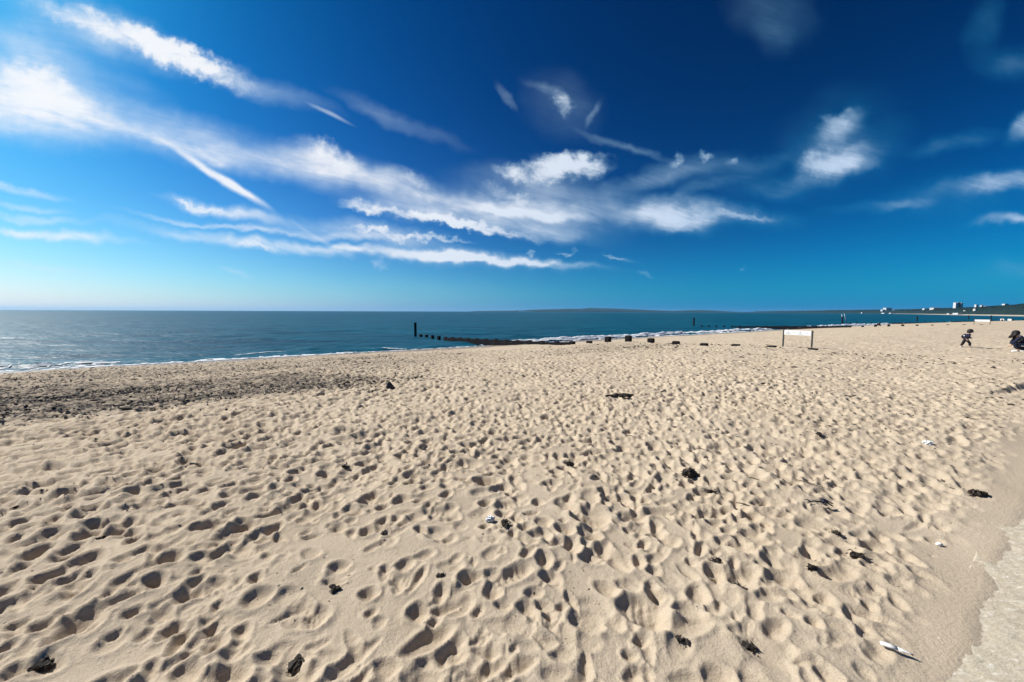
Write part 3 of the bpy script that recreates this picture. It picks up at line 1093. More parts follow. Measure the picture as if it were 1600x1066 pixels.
B('broad pale hotel standing highest in the far left cluster', 1384.5, 1393, 481.3, 485.0, 1700, M_WHITE, floors=4, cols=6)
B('white house at the left end of the far cluster', 1378.8, 1383.8, 484.0, 486.2, 1640, floors=2, cols=4)
B('small white house at the right end of the far cluster', 1396.6, 1400.0, 485.0, 487.4, 1600, floors=2, cols=3, pitched=True)
B('white pavilion by the water under the broad hotel', 1381.5, 1389.5, 489.0, 490.6, 1440, floors=1, cols=6, name='beach_pavilion')
B('shorter white pavilion by the water right of the first', 1392.0, 1397.2, 489.0, 490.6, 1430, floors=1, cols=4, name='beach_pavilion')
B('lone low white house in the woods right of the far cluster', 1412, 1416.2, 484.5, 486.1, 1500, floors=1, cols=3)
B('white house on the ridge with trees close on both sides', 1444.5, 1450, 482.2, 484.2, 1080, floors=2, cols=4)
B('long white roofed house on the ridge left of the twin towers', 1459, 1469, 481.2, 483.8, 950, floors=2, cols=7, pitched=True)
B('tiny white beach building far along the shore left of the hotel', 1347, 1350.5, 488.4, 490.1, 1880, floors=1, cols=2)

# =====================================================================
# groynes, marker posts, notice boards
# =====================================================================
M_TAR = noisy('tarred_timber', (0.010, 0.009, 0.012), (0.030, 0.026, 0.026), 7.0, 0.85, bump=0.01, stretch=(1, 1, 0.25), spec=0.08)
M_TAR2 = noisy('weathered_timber', (0.006, 0.006, 0.009), (0.018, 0.016, 0.018), 9.0, 0.85, bump=0.008, stretch=(1, 1, 0.3), spec=0.08)
DIRX, DIRY = 1.038, -1.25
GANG = math.atan2(DIRY, DIRX)


def groyne_top(i):
    return float(np.interp(i, [0, 5, 6, 16, 20, 27], [-1.42, -1.36, -1.30, -0.74, -0.24, 0.16]))


_pm = MB(); _pm.box((0, 0, -0.85), (0.33, 0.33, 1.7), bev=0.03)
POST = _pm.mesh('post', M_TAR)
_km = MB(); _km.box((0, 0, 0), (1.60, 0.11, 0.205), bev=0.012)
PLANK = _km.mesh('plank', M_TAR2)


def groyne(x0, y0, label, i0=1, i1=27, plank_rows=4, z_shift=0.0):
    g = thing('groyne', label, 'groyne', (x0, y0, 0), 0, 'timber groynes along the beach')
    for i in range(i0, i1):
        x, y = DIRX * i, DIRY * i
        top = groyne_top(i) + z_shift + random.uniform(-0.02, 0.02)
        if i >= 18:
            top = sz(x0 + x, y0 + y) + float(np.interp(i, [18, 19, 20, 21, 22, 23, 24, 25, 26], [.25, .42, .38, .29, .20, .12, .10, .08, .07])) - 0.06
        p = link('post', POST, g, (x, y, top + (0.06 if i > 5 else 0.10)))
        p.rotation_euler = (random.uniform(-.02, .02), random.uniform(-.02, .02), GANG + random.uniform(-.06, .06))
    for i in range(5, 17):
        for rrow in range(plank_rows):
            x, y = DIRX * (i + 0.5), DIRY * (i + 0.5)
            za, zb = groyne_top(i) + z_shift, groyne_top(i + 1) + z_shift
            k = link('plank', PLANK, g, (x - 0.11 * math.sin(-GANG), y - 0.11 * math.cos(GANG), (za + zb) / 2 - 0.11 - 0.214 * rrow))
            k.rotation_euler = (0, -math.atan2(zb - za, 1.625), GANG)
    return g


groyne(-13.0, 49.6, 'nearest dark timber groyne running from the sea into the sand by the notice board')
groyne(43.4, 88.0, 'second dark timber groyne with a row of posts behind the child', z_shift=0.0)
groyne(107.0, 119.5, 'third dark timber groyne far along the beach', plank_rows=3)
groyne(158.7, 144.6, 'farthest dark timber groyne, a thin line at the right edge', plank_rows=3)


def marker(px, Y, h, label):
    x, y, _ = at(px, Y)
    t = thing('marker_post', label, 'post', (x, y, WATER), 0, 'marker posts at the groyne ends')
    m = MB(); m.box((0, 0, h / 2 - 0.6), (0.27, 0.27, h + 1.2), bev=0.03)
    m.build('pile', M_TAR, t)
    c = MB(); c.box((0, 0, h + 0.02), (0.31, 0.31, 0.06), bev=0.01)
    c.build('cap', M_TAR2, t)
    return t


marker(648.6, 49.6, 1.80, 'tall dark marker post in the sea at the end of the nearest groyne')
marker(1084.8, 88.0, 2.0, 'dark marker post in the sea at the end of the second groyne')
marker(1317.0, 119.5, 2.0, 'dark marker post beside the two pale leaning poles')
marker(1433.7, 144.6, 2.05, 'dark marker post off the fourth groyne, left of the second notice board')
marker(1514.0, 196.0, 2.2, 'small far marker post in the water behind the child')
marker(1549.5, 196.0, 2.2, 'smallest far marker post right of the second notice board')

M_PALE = noisy('galvanised_steel', (0.42, 0.46, 0.48), (0.33, 0.36, 0.38), 4, 0.5, 0.3)
x, y, _ = at(1319, 121)
lp = thing('leaning_poles', 'two pale leaning poles standing in the sea beside a dark marker post', 'poles', (x, y, WATER))
for k, (xa, xb) in enumerate(((-0.75, 0.15), (0.15, 1.25))):
    m = MB(); m.tube([(xa, 0.1 * k, 2.85 + 0.15 * k), (xb, 0.1 * k, -0.5)], 0.085, 8)
    m.build('pole', M_PALE, lp, True)

M_SIGNW = noisy('sign_white', (0.84, 0.84, 0.83), (0.79, 0.79, 0.78), 3, 0.5)
M_SIGNP = noisy('sign_post', (0.035, 0.04, 0.038), (0.06, 0.065, 0.06), 8, 0.6)
M_PRINT = mat('sign_print', (0.42, 0.44, 0.43), 0.6)
M_FAINT = mat('sign_faint_print', (0.68, 0.67, 0.70), 0.6)


def notice(px, py_base, width, height, bh, label, Yd, prints=True, split=False, facing=math.radians(-60)):
    a = at(px, Yd)
    x, y = a[0], a[1]
    z = at(px, Yd, py=py_base)[2]
    rz = (-math.atan2(x, y)) if facing is None else facing
    t = thing('notice_board', label, 'sign', (x, y, z), rz, 'white notice boards on two dark legs')
    for s in (-1, 1):
        m = MB(); m.box((s * (width / 2 - 0.035), 0, height / 2 - 0.2), (0.055, 0.055, height + 0.4), bev=0.008)
        m.build('leg', M_SIGNP, t)
    xs = [(0, width - 0.15)] if not split else [(-width * 0.31, width * 0.33), (width * 0.31, width * 0.33)]
    for cx, w in xs:
        m = MB(); m.box((cx, -0.03, height - bh / 2 - 0.02), (w, 0.025, bh), bev=0.004)
        bd = m.build('board', M_SIGNW, t)
    if prints:
        zc = height - bh / 2 - 0.02
        for k, (cx, mt) in enumerate(((-0.39, M_PRINT), (0.13, M_PRINT))):
            p = MB()
            s = 0.05
            p.add([(cx - s, -0.0455, zc - 0.01), (cx + s, -0.0455, zc - 0.01), (cx, -0.0455, zc + 0.075)], [(0, 1, 2)])
            p.build('symbol', mt, bd)
            p = MB()
            p.box((cx, -0.0445, zc - 0.055), (0.19, 0.002, 0.03))
            p.build('print', mt, bd)
        for cx, w in ((-0.16, 0.14), (0.40, 0.13)):
            p = MB()
            p.box((cx, -0.0445, zc + 0.0), (w, 0.002, 0.05))
            p.build('print', M_FAINT, bd)
    return t


notice(1248.5, 541.8, 1.30, 0.83, 0.235, 'white notice board on two dark legs, nearest, at the end of the first groyne', 18.45)
notice(1536, 508.3, 1.58, 0.86, 0.30, 'white notice board further along, above the second groyne behind the child', 55.8, False)
notice(1572.8, 504.5, 1.9, 1.05, 0.46, 'smallest white notice board, in two panels, at the far right', 97.0, False, True)

# =====================================================================
# people
# =====================================================================
M_SKIN = noisy('skin', (0.50, 0.32, 0.24), (0.44, 0.27, 0.20), 12, 0.6)
M_NAVY = noisy('navy_cloth', (0.008, 0.011, 0.028), (0.016, 0.020, 0.042), 14, 0.9, bump=0.006)
M_BLACK = noisy('dark_cloth', (0.010, 0.010, 0.014), (0.02, 0.02, 0.026), 14, 0.9, bump=0.006)
M_HAIR = noisy('dark_hair', (0.010, 0.008, 0.009), (0.022, 0.017, 0.016), 40, 0.6, bump=0.006)
M_WCLOTH = noisy('white_cloth', (0.78, 0.77, 0.74), (0.70, 0.69, 0.67), 20, 0.85)
M_EYE = mat('eye_dark', (0.02, 0.015, 0.012), 0.3)


def skin(name, chains, m, parent, sub=1):
    """grow one continuous surface round chains of (x, y, z, radius); the same point joins chains"""
    pts, rad, ed = [], [], []
    key = {}

    def vid(p):
        k = (round(p[0], 4), round(p[1], 4), round(p[2], 4))
        if k not in key:
            key[k] = len(pts)
            pts.append(p[:3])
            rad.append(p[3] if hasattr(p[3], '__len__') else (p[3], p[3]))
        return key[k]
    for ch in chains:
        ids = [vid(p) for p in ch]
        ed += list(zip(ids[:-1], ids[1:]))
    me = bpy.data.meshes.new(name + '_rig')
    me.from_pydata(pts, ed, [])
    o = bpy.data.objects.new(name + '_rig', me)
    COL.objects.link(o)
    sk = o.modifiers.new('s', 'SKIN')
    sk.branch_smoothing = 0.4
    ly = me.skin_vertices[0] if len(me.skin_vertices) else None
    if ly is None:
        me.attributes  # layer is made by the modifier below
        bpy.context.view_layer.objects.active = o
        bpy.ops.mesh.customdata_skin_add()
        ly = me.skin_vertices[0]
    for i, r in enumerate(rad):
        ly.data[i].radius = r
        ly.data[i].use_root = (i == 0)
    sb = o.modifiers.new('u', 'SUBSURF')
    sb.levels = sb.render_levels = sub
    dg = bpy.context.evaluated_depsgraph_get()
    ev = bpy.data.meshes.new_from_object(o.evaluated_get(dg))
    ev.name = name
    ev.materials.clear()
    ev.materials.append(m)
    ev.polygons.foreach_set('use_smooth', [True] * len(ev.polygons))
    bpy.data.objects.remove(o)
    return link(name, ev, parent)


def hand(wr, d, side, s):
    """five finger chains from a wrist: wr point, d pointing direction, side = thumb side, s = hand length"""
    d = Vector(d).normalized(); side = Vector(side).normalized()
    w = Vector(wr)
    palm = w + d * s * 0.42
    out = [[(*w, 0.17 * s), (*palm, (0.24 * s))]]
    nrm = d.cross(side)
    for k, ln in enumerate((0.46, 0.52, 0.48, 0.36)):
        off = side * s * (0.20 - 0.13 * k)
        b = palm + off * 0.9
        m1 = b + d * s * ln * 0.55 + nrm * s * 0.03
        m2 = b + d * s * ln + nrm * s * 0.12
        out.append([(*palm, 0.24 * s), (*(b + d * s * .06), 0.075 * s), (*m1, 0.068 * s), (*m2, 0.055 * s)])
    t0 = w + d * s * 0.16 + side * s * 0.16
    out.append([(*palm, 0.24 * s), (*(t0 + side * s * .08 + d * s * .12), 0.085 * s), (*(t0 + side * s * 0.16 + d * s * 0.34), 0.065 * s)])
    return out


def face(parent, head, c, r, fwd):
    """nose, ears, eyes, mouth on a head: children of the body mesh"""
    fwd = Vector(fwd).normalized()
    rt = fwd.cross(Vector((0, 0, 1))).normalized()
    c = Vector(c)
    nb = MB(); nb.blob(c + fwd * r * 0.98 + Vector((0, 0, -0.12 * r)), (0.14 * r, 0.14 * r, 0.2 * r), None, 0, 1)
    nb.build('nose', M_SKIN, head, True)
    for s in (-1, 1):
        e = MB(); e.blob(c + fwd * r * 0.88 + rt * s * r * 0.36 + Vector((0, 0, 0.08 * r)), (0.11 * r,) * 3, None, 0, 1)
        e.build('eye', M_EYE, head, True)
        e = MB(); e.blob(c + rt * s * r * 0.98 + Vector((0, 0, -0.02 * r)), (0.14 * r, 0.14 * r, 0.24 * r), None, 0, 1)
        e.build('ear', M_SKIN, head, True)
    e = MB(); e.blob(c + fwd * r * 0.88 + Vector((0, 0, -0.48 * r)), (0.2 * r, 0.2 * r, 0.05 * r), None, 0, 1)
    e.build('mouth', mat('lips', (0.35, 0.13, 0.11), 0.5), head, True)


def child():
    x, y, _ = at(1513.3, 17.7)
    z = sz(x, y) - 0.01
    # local +x is the way the child walks; turned to face right and a little away from the viewer
    t = thing('person', 'small child in dark clothes walking over the sand, head bent forward', 'person', (x, y, z), math.radians(-22), 'people on the beach')
    hip, chest, neck = (0.0, 0, 0.40), (0.03, 0, 0.58), (0.07, 0, 0.69)
    head = (0.135, 0, 0.785)
    hl, hr = (-0.01, 0.055, 0.37), (0.01, -0.055, 0.37)
    kl, fl = (-0.055, 0.06, 0.205), (-0.135, 0.06, 0.055)          # trailing leg
    kr, fr = (0.115, -0.065, 0.225), (0.105, -0.065, 0.05)        # leading leg, knee bent
    sl, sr = (0.05, 0.105, 0.645), (0.05, -0.105, 0.645)
    el, wl = (-0.06, 0.15, 0.54), (-0.02, 0.15, 0.44)
    er, wr = (0.00, -0.155, 0.53), (0.10, -0.15, 0.46)
    P = lambda p, r: (*p, r)
    ch = [[P(hip, .085), P(chest, .09), P(neck, .042), P(head, .088)],
          [P(hip, .085), P(hl, .058), P(kl, .042), P(fl, .03), P((-0.105, .06, .02), .026), P((-0.035, .06, .02), .022)],
          [P(hip, .085), P(hr, .058), P(kr, .042), P(fr, .03), P((.125, -.065, .02), .026), P((.20, -.065, .018), .022)],
          [P(chest, .09), P(sl, .042), P(el, .03), P(wl, .022)],
          [P(chest, .09), P(sr, .042), P(er, .03), P(wr, .022)]]
    ch += hand(wl, (0.2, 0, -1), (1, 0, 0.1), 0.06) + hand(wr, (0.8, 0, -0.6), (0.5, 0.5, 0.4), 0.06)
    body = skin('body', ch, M_SKIN, t)
    jk = [[P((0.0, 0, .37), .098), P((0.0, 0, .44), .104), P(chest, .108), P((.06, 0, .665), .066)],
          [P(chest, .108), P(sl, .056), P(el, .046), P((-0.021, .15, .435), .036)],
          [P(chest, .108), P(sr, .056), P(er, .046), P((.105, -.15, .456), .036)]]
    skin('jacket', jk, M_NAVY, t)
    tr = [[P((0.0, 0, .40), .094), P((0.0, 0, .36), .09), P(hl, .07), P(kl, .055), P((-.122, .06, .08), .045)],
          [P((0.0, 0, .36), .09), P(hr, .07), P(kr, .055), P((.117, -.065, .08), .045)]]
    skin('trousers', tr, M_BLACK, t)
    for c in (((-.14, .06, .045), (-.10, .06, .028), (-.025, .06, .022)), ((.105, -.065, .04), (.14, -.065, .028), (.215, -.065, .022))):
        m = MB(); m.tube([(c[0][0], c[0][1], 0.03), (c[1][0], c[1][1], 0.034), (c[2][0], c[2][1], 0.024)], [.028, .034, .024], 8)
        m.build('shoe', M_WCLOTH, t, True)
    h = MB(); rn = random.Random(2)
    h.blob((head[0] - 0.012, 0, head[2] + 0.016), (.104, .102, .098), rn, .03, 2)
    h.blob((head[0] - 0.05, 0, head[2] - 0.03), (.07, .085, .07), rn, .04, 2)
    h.build('hair', M_HAIR, t, True)
    face(t, body, (head[0] + 0.03, 0, head[2] - 0.012), .085, (1, 0, -.25))
    m = MB(); m.blob((-0.085, -0.02, .575), (.012, .035, .03), None, 0, 1)
    m.build('back_print', M_WCLOTH, t, True)


def adult():
    x, y, _ = at(1601, 16.05)
    z = sz(x, y) - 0.01
    t = thing('person', 'person with long dark hair crouching in a navy coat at the right edge', 'person', (x, y, z), math.radians(180 - 42), 'people on the beach')
    P = lambda p, r: (*p, r)
    hip, mid, chest, neck = (-0.20, 0, .30), (-0.10, 0, .46), (0.02, 0, .62), (0.11, 0, .73)
    head = (0.19, 0, .815)
    hl, hr = (-.18, .11, .29), (-.18, -.11, .29)
    kl, kr = (.22, .15, .40), (.16, -.15, .20)
    fl, fr = (.10, .14, .09), (-.20, -.14, .08)
    sl, sr = (.05, .175, .66), (.05, -.175, .66)
    el, er = (.20, .21, .47), (.20, -.20, .47)
    wl, wr = (.27, .08, .30), (.27, -.06, .30)
    ch = [[P(hip, .145), P(mid, .13), P(chest, .135), P(neck, .055), P(head, .095)],
          [P(hip, .145), P(hl, .09), P(kl, .06), P(fl, .042), P((.12, .14, .03), .036), P((.24, .14, .03), .03)],
          [P(hip, .145), P(hr, .09), P(kr, .06), P(fr, .042), P((-.16, -.14, .03), .036), P((-.06, -.14, .03), .03)],
          [P(chest, .135), P(sl, .06), P(el, .042), P(wl, .028)],
          [P(chest, .135), P(sr, .06), P(er, .042), P(wr, .028)]]
    ch += hand(wl, (.4, -.2, -.8), (.3, -.9, .2), .14) + hand(wr, (.4, .2, -.8), (.3, .9, .2), .14)
    body = skin('body', ch, M_SKIN, t)
    co = [[P((-.24, 0, .20), .20), P(hip, .20), P(mid, .19), P(chest, .175), P((.085, 0, .70), .09)],
          [P(chest, .175), P(sl, .085), P(el, .068), P((.265, .085, .315), .05)],
          [P(chest, .175), P(sr, .085), P(er, .068), P((.265, -.065, .315), .05)]]
    skin('coat', co, M_NAVY, t)
    tr = [[P((-.19, 0, .28), .16), P(hl, .115), P(kl, .085), P((.105, .14, .12), .06)],
          [P((-.19, 0, .28), .16), P(hr, .115), P(kr, .085), P((-.16, -.14, .11), .06)]]
    skin('trousers', tr, M_NAVY, t)
    for p in ((.10, .14), (-.19, -.14)):
        m = MB(); m.tube([(p[0] - .05, p[1], .035), (p[0] + .05, p[1], .042), (p[0] + .17, p[1], .028)], [.036, .042, .028], 8)
        m.build('shoe', M_WCLOTH, t, True)
    # white trim: collar and hem band
    m = MB(); m.tube([(.085 + .03 * math.sin(a), .115 * math.cos(a), .715 + .035 * math.sin(a)) for a in np.linspace(0, 2 * math.pi, 15)], .026, 6)
    m.build('collar', M_WCLOTH, t, True)
    m = MB(); m.tube([(.03 + .10 * math.cos(a) , .19 * math.sin(a), .60 - .16 * math.cos(a)) for a in np.linspace(.5, 2.6, 9)], .02, 6)
    m.build('strap', M_WCLOTH, t, True)
    m = MB(); m.box((-.06, .198, .27), (.19, .02, .045), rot=Matrix.Rotation(-.15, 3, 'Y'), bev=.006)
    m.build('pocket_trim', mat('grey_trim', (.4, .42, .46), .7), t)
    h = MB(); rn = random.Random(4)
    h.blob((head[0] - .02, 0, head[2] + .02), (.122, .118, .115), rn, .03, 2)
    for k in range(13):
        a = -1.9 + 3.8 * k / 12
        b0 = Vector((head[0] - .03 + .02 * math.cos(a), .105 * math.sin(a), head[2] + .05))
        tip = Vector((head[0] + .06 * math.cos(a) + (.10 if abs(a) < 2.4 else 0), .145 * math.sin(a), head[2] - .17 - .05 * rn.random()))
        h.tube([b0, (b0 + tip) / 2 + Vector((-.02, .03 * math.sin(a), .01)), tip], [.04, .036, .012], 6)
    h.build('hair', M_HAIR, t, True)
    face(t, body, (head[0] + .03, 0, head[2] - .012), .09, (1, 0, -.35))


child()
adult()

# =====================================================================
# weed, stones and litter on the sand
# =====================================================================
M_WEED = noisy('dark_seaweed', (0.014, 0.012, 0.012), (0.060, 0.046, 0.034), 45, 0.85, bump=0.004)
M_WEED2 = noisy('dry_seaweed', (0.03, 0.022, 0.016), (0.075, 0.055, 0.038), 30, 0.7, bump=0.004)
M_STONE = noisy('dark_stone', (0.03, 0.03, 0.036), (0.07, 0.068, 0.07), 18, 0.7, bump=0.006)


def weed_clump(seed, sx, sy, sz_, n=10, lumps=3):
    rn = random.Random(seed)
    m = MB()
    for _ in range(lumps):
        m.blob((rn.uniform(-.4, .4) * sx, rn.uniform(-.4, .4) * sy, sz_ * rn.uniform(.15, .4)), (sx * rn.uniform(.2, .38), sy * rn.uniform(.25, .42), sz_ * rn.uniform(.4, .7)), rn, .35, 1)
    for _ in range(n):
        a = rn.uniform(0, 6.28)
        p = Vector((rn.uniform(-.3, .3) * sx, rn.uniform(-.3, .3) * sy, sz_ * rn.uniform(.3, .8)))
        pts = [p]
        for k in range(4):
            a += rn.uniform(-.8, .8)
            st = 0.15 * max(sx, sy) * rn.uniform(.5, 1)
            p = p + Vector((math.cos(a) * st, math.sin(a) * st * min(1, sy / sx + .25), rn.uniform(-.32, .22) * sz_))
            p.z = max(p.z, 0.003)
            pts.append(p)
        w = rn.uniform(.045, .10) * max(sx, sy)
        m.tube(pts, [w, w * 1.1, w, w * .7, w * .3], 5, 0.45)
    for _ in range(26):        # broken bits lying round it
        a, q = rn.uniform(0, 6.28), rn.uniform(.35, .72)
        t = rn.uniform(.02, .06) * max(sx, sy)
        m.blob((q * sx * math.cos(a), q * sy * math.sin(a) * 1.3, t * .5), (t * 1.5, t, t * .6), rn, .4, 0)
    return m


GRP = 'dark seaweed clumps on the sand'
CL = [  # px, py, length px, depth px, height ratio, label
    (1076, 742, 30, 16, .4, 'long dark seaweed clump right of centre, two heaps joined, beyond the single one'),
    (1112, 765, 16, 9, .5, 'compact dark seaweed clump just below and right of the two joined heaps'),
    (1117, 879, 22, 18, .45, 'ragged dark seaweed clump in a footprint straight below the compact one'),
    (1159, 913, 22, 22, .35, 'narrow dark seaweed clump lying slantwise right of the ragged one'),
    (1269, 892, 20, 12, .6, 'round dark seaweed clump alone in a bare hollow to the right'),
    (1338, 871, 26, 14, .4, 'seaweed clump nearest the promenade edge, in a deep footprint'),
    (890, 730, 14, 9, .55, 'small dark seaweed clump behind the silver wrapper, alone on pale sand'),
    (599, 844, 14, 12, .5, 'small dark seaweed clump left of the silver wrapper'),
    (791, 832, 18, 20, .5, 'black seaweed clump close beside the silver wrapper'),
    (465, 1036, 28, 24, .3, 'broad dark seaweed clump at the bottom edge, left of centre'),
    (68, 1036, 40, 22, .35, 'large dark clump standing in for a black shaded pit in the bottom left corner'),  # dark clump added in place of a shaded pit
    (1172, 1012, 22, 22, .5, 'dark seaweed clump at the bottom, right of the twin footprints'),
    (1066, 1004, 18, 16, .45, 'small dark seaweed clump in a footprint left of the bottom right one'),
    (157, 850, 18, 9, .45, 'flat dark seaweed clump far left in the middle of the trampled sand'),
    (968, 622, 44, 8, .3, 'thin dark line of seaweed stretched across the sand beyond the footprints'),
    (1036, 611, 14, 7, .4, 'scattered seaweed clump just right of the thin dark line'),
    (523, 928, 20, 14, .35, 'dark seaweed clump half buried under a sand lip, below centre left'),
    (690, 912, 16, 12, .45, 'seaweed clump in a square footprint below the silver wrapper'),
    (1306, 838, 18, 10, .4, 'tangled brown seaweed clump above the one nearest the promenade'),
    (1530, 774, 34, 9, .35, 'loose brown seaweed heap beside the promenade at the far right'),
    (540, 650 + 82, 16, 8, .4, 'dark seaweed clump in the trampled sand left of the middle'),
    (1280, 788 - 100, 14, 6, .4, 'little seaweed clump on smoother sand behind the forked stalk'),
]
for k, (px, py, L, dpx, hr, lab) in enumerate(CL):
    x, y = ground(px, py)
    s = y / F
    sx, sy = L * s, max(dpx * s * 1.1, L * s * 0.35)
    if py < 640:
        sy = 0.10
    sx, sy = sx * 0.80, sy * 0.80
    m = weed_clump(40 + k, sx, sy, sx * hr if py > 640 else 0.045, 12 if L > 20 else 8, 4 if L > 20 else 3)
    o = m.build('seaweed_clump', M_WEED if k not in (18, 19) else M_WEED2, None, False, (x, y, sz(x, y) - 0.002))
    o.rotation_euler = (0, 0, random.uniform(-.3, .3))
    tag(o, lab, 'seaweed', GRP)

# forked stalk with a bundle of holdfast at its end
x, y = ground(1277, 790)
s = y / F
fk = MB()
zz = 0.014
fk.tube([(-12 * s, 0.0, zz + .012), (-6 * s, 0, zz + .015), (6 * s, -.004, zz + .01)], [.004, .006, .006], 6)
fk.tube([(-12 * s, 0, zz + .012), (-14 * s, .015, zz + .02), (-17 * s, .03, zz + .012)], [.005, .004, .003], 6)
fk.tube([(-12 * s, 0, zz + .012), (-15 * s, -.006, zz + .008), (-18 * s, -.01, zz)], [.005, .004, .003], 6)
rn = random.Random(9)
for k in range(12):
    a = rn.uniform(-1.2, 1.2)
    fk.tube([(6 * s, -.004, zz + .01), (10 * s, -.004 + .02 * math.sin(a), zz + .022 + .012 * math.cos(a * 2)), (rn.uniform(15, 25) * s, -.01 + .05 * math.sin(a), .004 + rn.random() * .01)], [.008, .007, .003], 5)
o = fk.build('seaweed_stalk', noisy('stalk', (.008, .008, .02), (.02, .018, .035), 30, .5), None, True, (x, y, sz(x, y)))
tag(o, 'dark seaweed stalk with a forked end and a frayed bundle at the other', 'seaweed')

# silver wrapper
M_FOIL = noisy('foil', (0.80, 0.82, 0.86), (0.60, 0.63, 0.70), 40, 0.3, 0.7, bump=0.01)
x, y = ground(766, 823)
m = MB(); m.blob((0, 0, .022), (.032, .022, .026), random.Random(3), .32, 2)
o = m.build('foil_wrapper', M_FOIL, None, False, (x, y, sz(x, y)))
tag(o, 'small crumpled silver foil wrapper shining on the sand near the centre', 'litter')

# long white fragment, notched
x, y = ground(1397, 1021)
M_SHELLW = noisy('white_fragment', (0.85, 0.84, 0.80), (0.78, 0.77, 0.73), 25, 0.6)
fr_ = thing('white_fragment', 'long white notched fragment with a dark tip near the bottom right corner', 'litter', (x, y, sz(x, y) + .012), math.radians(-32))
m = MB(); m.tube([(-.052, 0, .004), (-.048, 0, .006), (-.02, 0, .007), (.008, 0, .006)], [.010, .0125, .0135, .012], 8, .55)
m.build('broad_half', M_SHELLW, fr_, True)
m = MB(); m.tube([(.012, .001, .004), (.03, .002, .004), (.052, .001, .003), (.06, 0, .002)], [.0115, .010, .006, .003], 8, .55)
m.build('narrow_half', M_SHELLW, fr_, True)
m = MB(); m.blob((.063, 0, .002), (.005, .004, .004), None, 0, 1)
m.build('dark_tip', M_STONE, fr_, True)

x, y = ground(1449, 698)
m = MB(); m.blob((0, 0, .02), (.05, .035, .026), random.Random(6), .35, 2)
o = m.build('paper_scrap', M_SHELLW, None, False, (x, y, sz(x, y)))
tag(o, 'crumpled white paper scrap on the sand toward the right', 'litter')
x, y = ground(1468, 849)
m = MB(); m.blob((0, 0, .008), (.021, .014, .013), random.Random(7), .2, 2)
o = m.build('shell', M_SHELLW, None, True, (x, y, sz(x, y)))
tag(o, 'small white shell lying on smooth sand near the promenade', 'shell')

# dark pointed rock at the end of the weed strand
x, y = ground(610, 606)
m = MB()
m.add([(-.10, -.07, -.03), (.12, -.06, -.03), (.10, .07, -.03), (-.09, .08, -.03), (-.045, .0, .13), (-.01, .015, .135), (.05, -.02, .07)],
      [(0, 1, 6, 4), (1, 2, 6), (2, 5, 6), (2, 3, 5), (3, 0, 4), (3, 4, 5), (4, 6, 5), (3, 2, 1, 0)])
o = m.build('pointed_rock', M_STONE, None, False, (x, y, sz(x, y)))
tag(o, 'dark pointed rock at the right end of the weed strewn band', 'rock')

# dark lump of driftwood by the second groyne
x, y = ground(1372.5, 509.5)
m = MB(); rn = random.Random(8)
m.tube([(-.45, 0, .1), (0, .05, .25), (.3, 0, .62)], [.13, .16, .07], 7)
m.tube([(.45, 0, .08), (0, -.05, .25), (-.32, 0, .6)], [.12, .15, .06], 7)
o = m.build('driftwood', M_TAR, None, True, (x, y, sz(x, y)))
tag(o, 'dark crossed driftwood standing among the posts of the second groyne', 'driftwood')

# sticks
M_STICK = noisy('driftwood_stick', (0.10, 0.075, 0.05), (0.17, 0.13, 0.09), 25, 0.8)
for px, py, a, L, lab in ((1097, 706, -.7, .13, 'short dark stick on the sand behind the joined seaweed heaps'), (987, 683, -.5, .17, 'short dark stick in the middle of the beach'),
                          (1262, 757, -.9, .20, 'thin stick on the sand above the forked stalk'), (1176, 752, -.6, .12, 'short dark stick right of the joined seaweed heaps'),
                          (1164, 790, -.75, .14, 'short dark stick right of the compact seaweed clump')):
    x, y = ground(px, py)
    m = MB(); m.tube([(-L / 2, 0, .004), (-L * .1, .006, .012), (L / 2, 0, .006)], [.004, .006, .003], 6)
    o = m.build('stick', M_STICK, None, True, (x, y, sz(x, y) + .004))
    o.rotation_euler = (0, 0, a)
    tag(o, lab, 'stick', 'sticks on the sand')


# strand of weed: uncountable scraps
def scatter(n, us, vs, dens, size, seed, hmul=0.5):
    rg = np.random.default_rng(seed)
    U = rg.uniform(us[0], us[1], n); V = rg.uniform(vs[0], vs[1], n)
    keep = rg.random(n) < dens(U, V)
    U, V = U[keep], V[keep]
    X, Y = xy_of(U, V)
    ok = (np.abs(np.degrees(np.arctan2(X, Y))) < 60) & (Y > 0.6)
    X, Y = X[ok], Y[ok]
    Z = sand_z(X, Y)
    k = len(X)
    S = size(rg, k, X, Y)
    base = np.array([(1, 0, 0), (0, 1, 0), (-1, 0, 0), (0, -1, 0), (0, 0, 1), (0, 0, -1)], float)
    fc = np.array([(0, 1, 4), (1, 2, 4), (2, 3, 4), (3, 0, 4), (1, 0, 5), (2, 1, 5), (3, 2, 5), (0, 3, 5)])
    V3 = base[None] * (1 + rg.uniform(-.45, .45, (k, 6, 1)))
    sc_ = np.stack([S * rg.uniform(.7, 1.9, k), S * rg.uniform(.35, .9, k), S * hmul * rg.uniform(.4, 1.2, k)], -1)
    V3 = V3 * sc_[:, None, :]
    a = rg.uniform(0, 6.28, k)
    c, s_ = np.cos(a)[:, None], np.sin(a)[:, None]
    x_ = V3[..., 0] * c - V3[..., 1] * s_ + X[:, None]
    y_ = V3[..., 0] * s_ + V3[..., 1] * c + Y[:, None]
    z_ = V3[..., 2] + Z[:, None] + S[:, None] * .12
    pts = np.stack([x_, y_, z_], -1).reshape(-1, 3)
    fcs = (fc[None] + 6 * np.arange(k)[:, None, None]).reshape(-1, 3)
    return pts, fcs


def stuff(name, pts, fcs, m, label):
    me = bpy.data.meshes.new(name)
    me.from_pydata(pts.tolist(), [], fcs.tolist())
    me.materials.append(m)
    o = link(name, me)
    tag(o, label, kind='stuff')


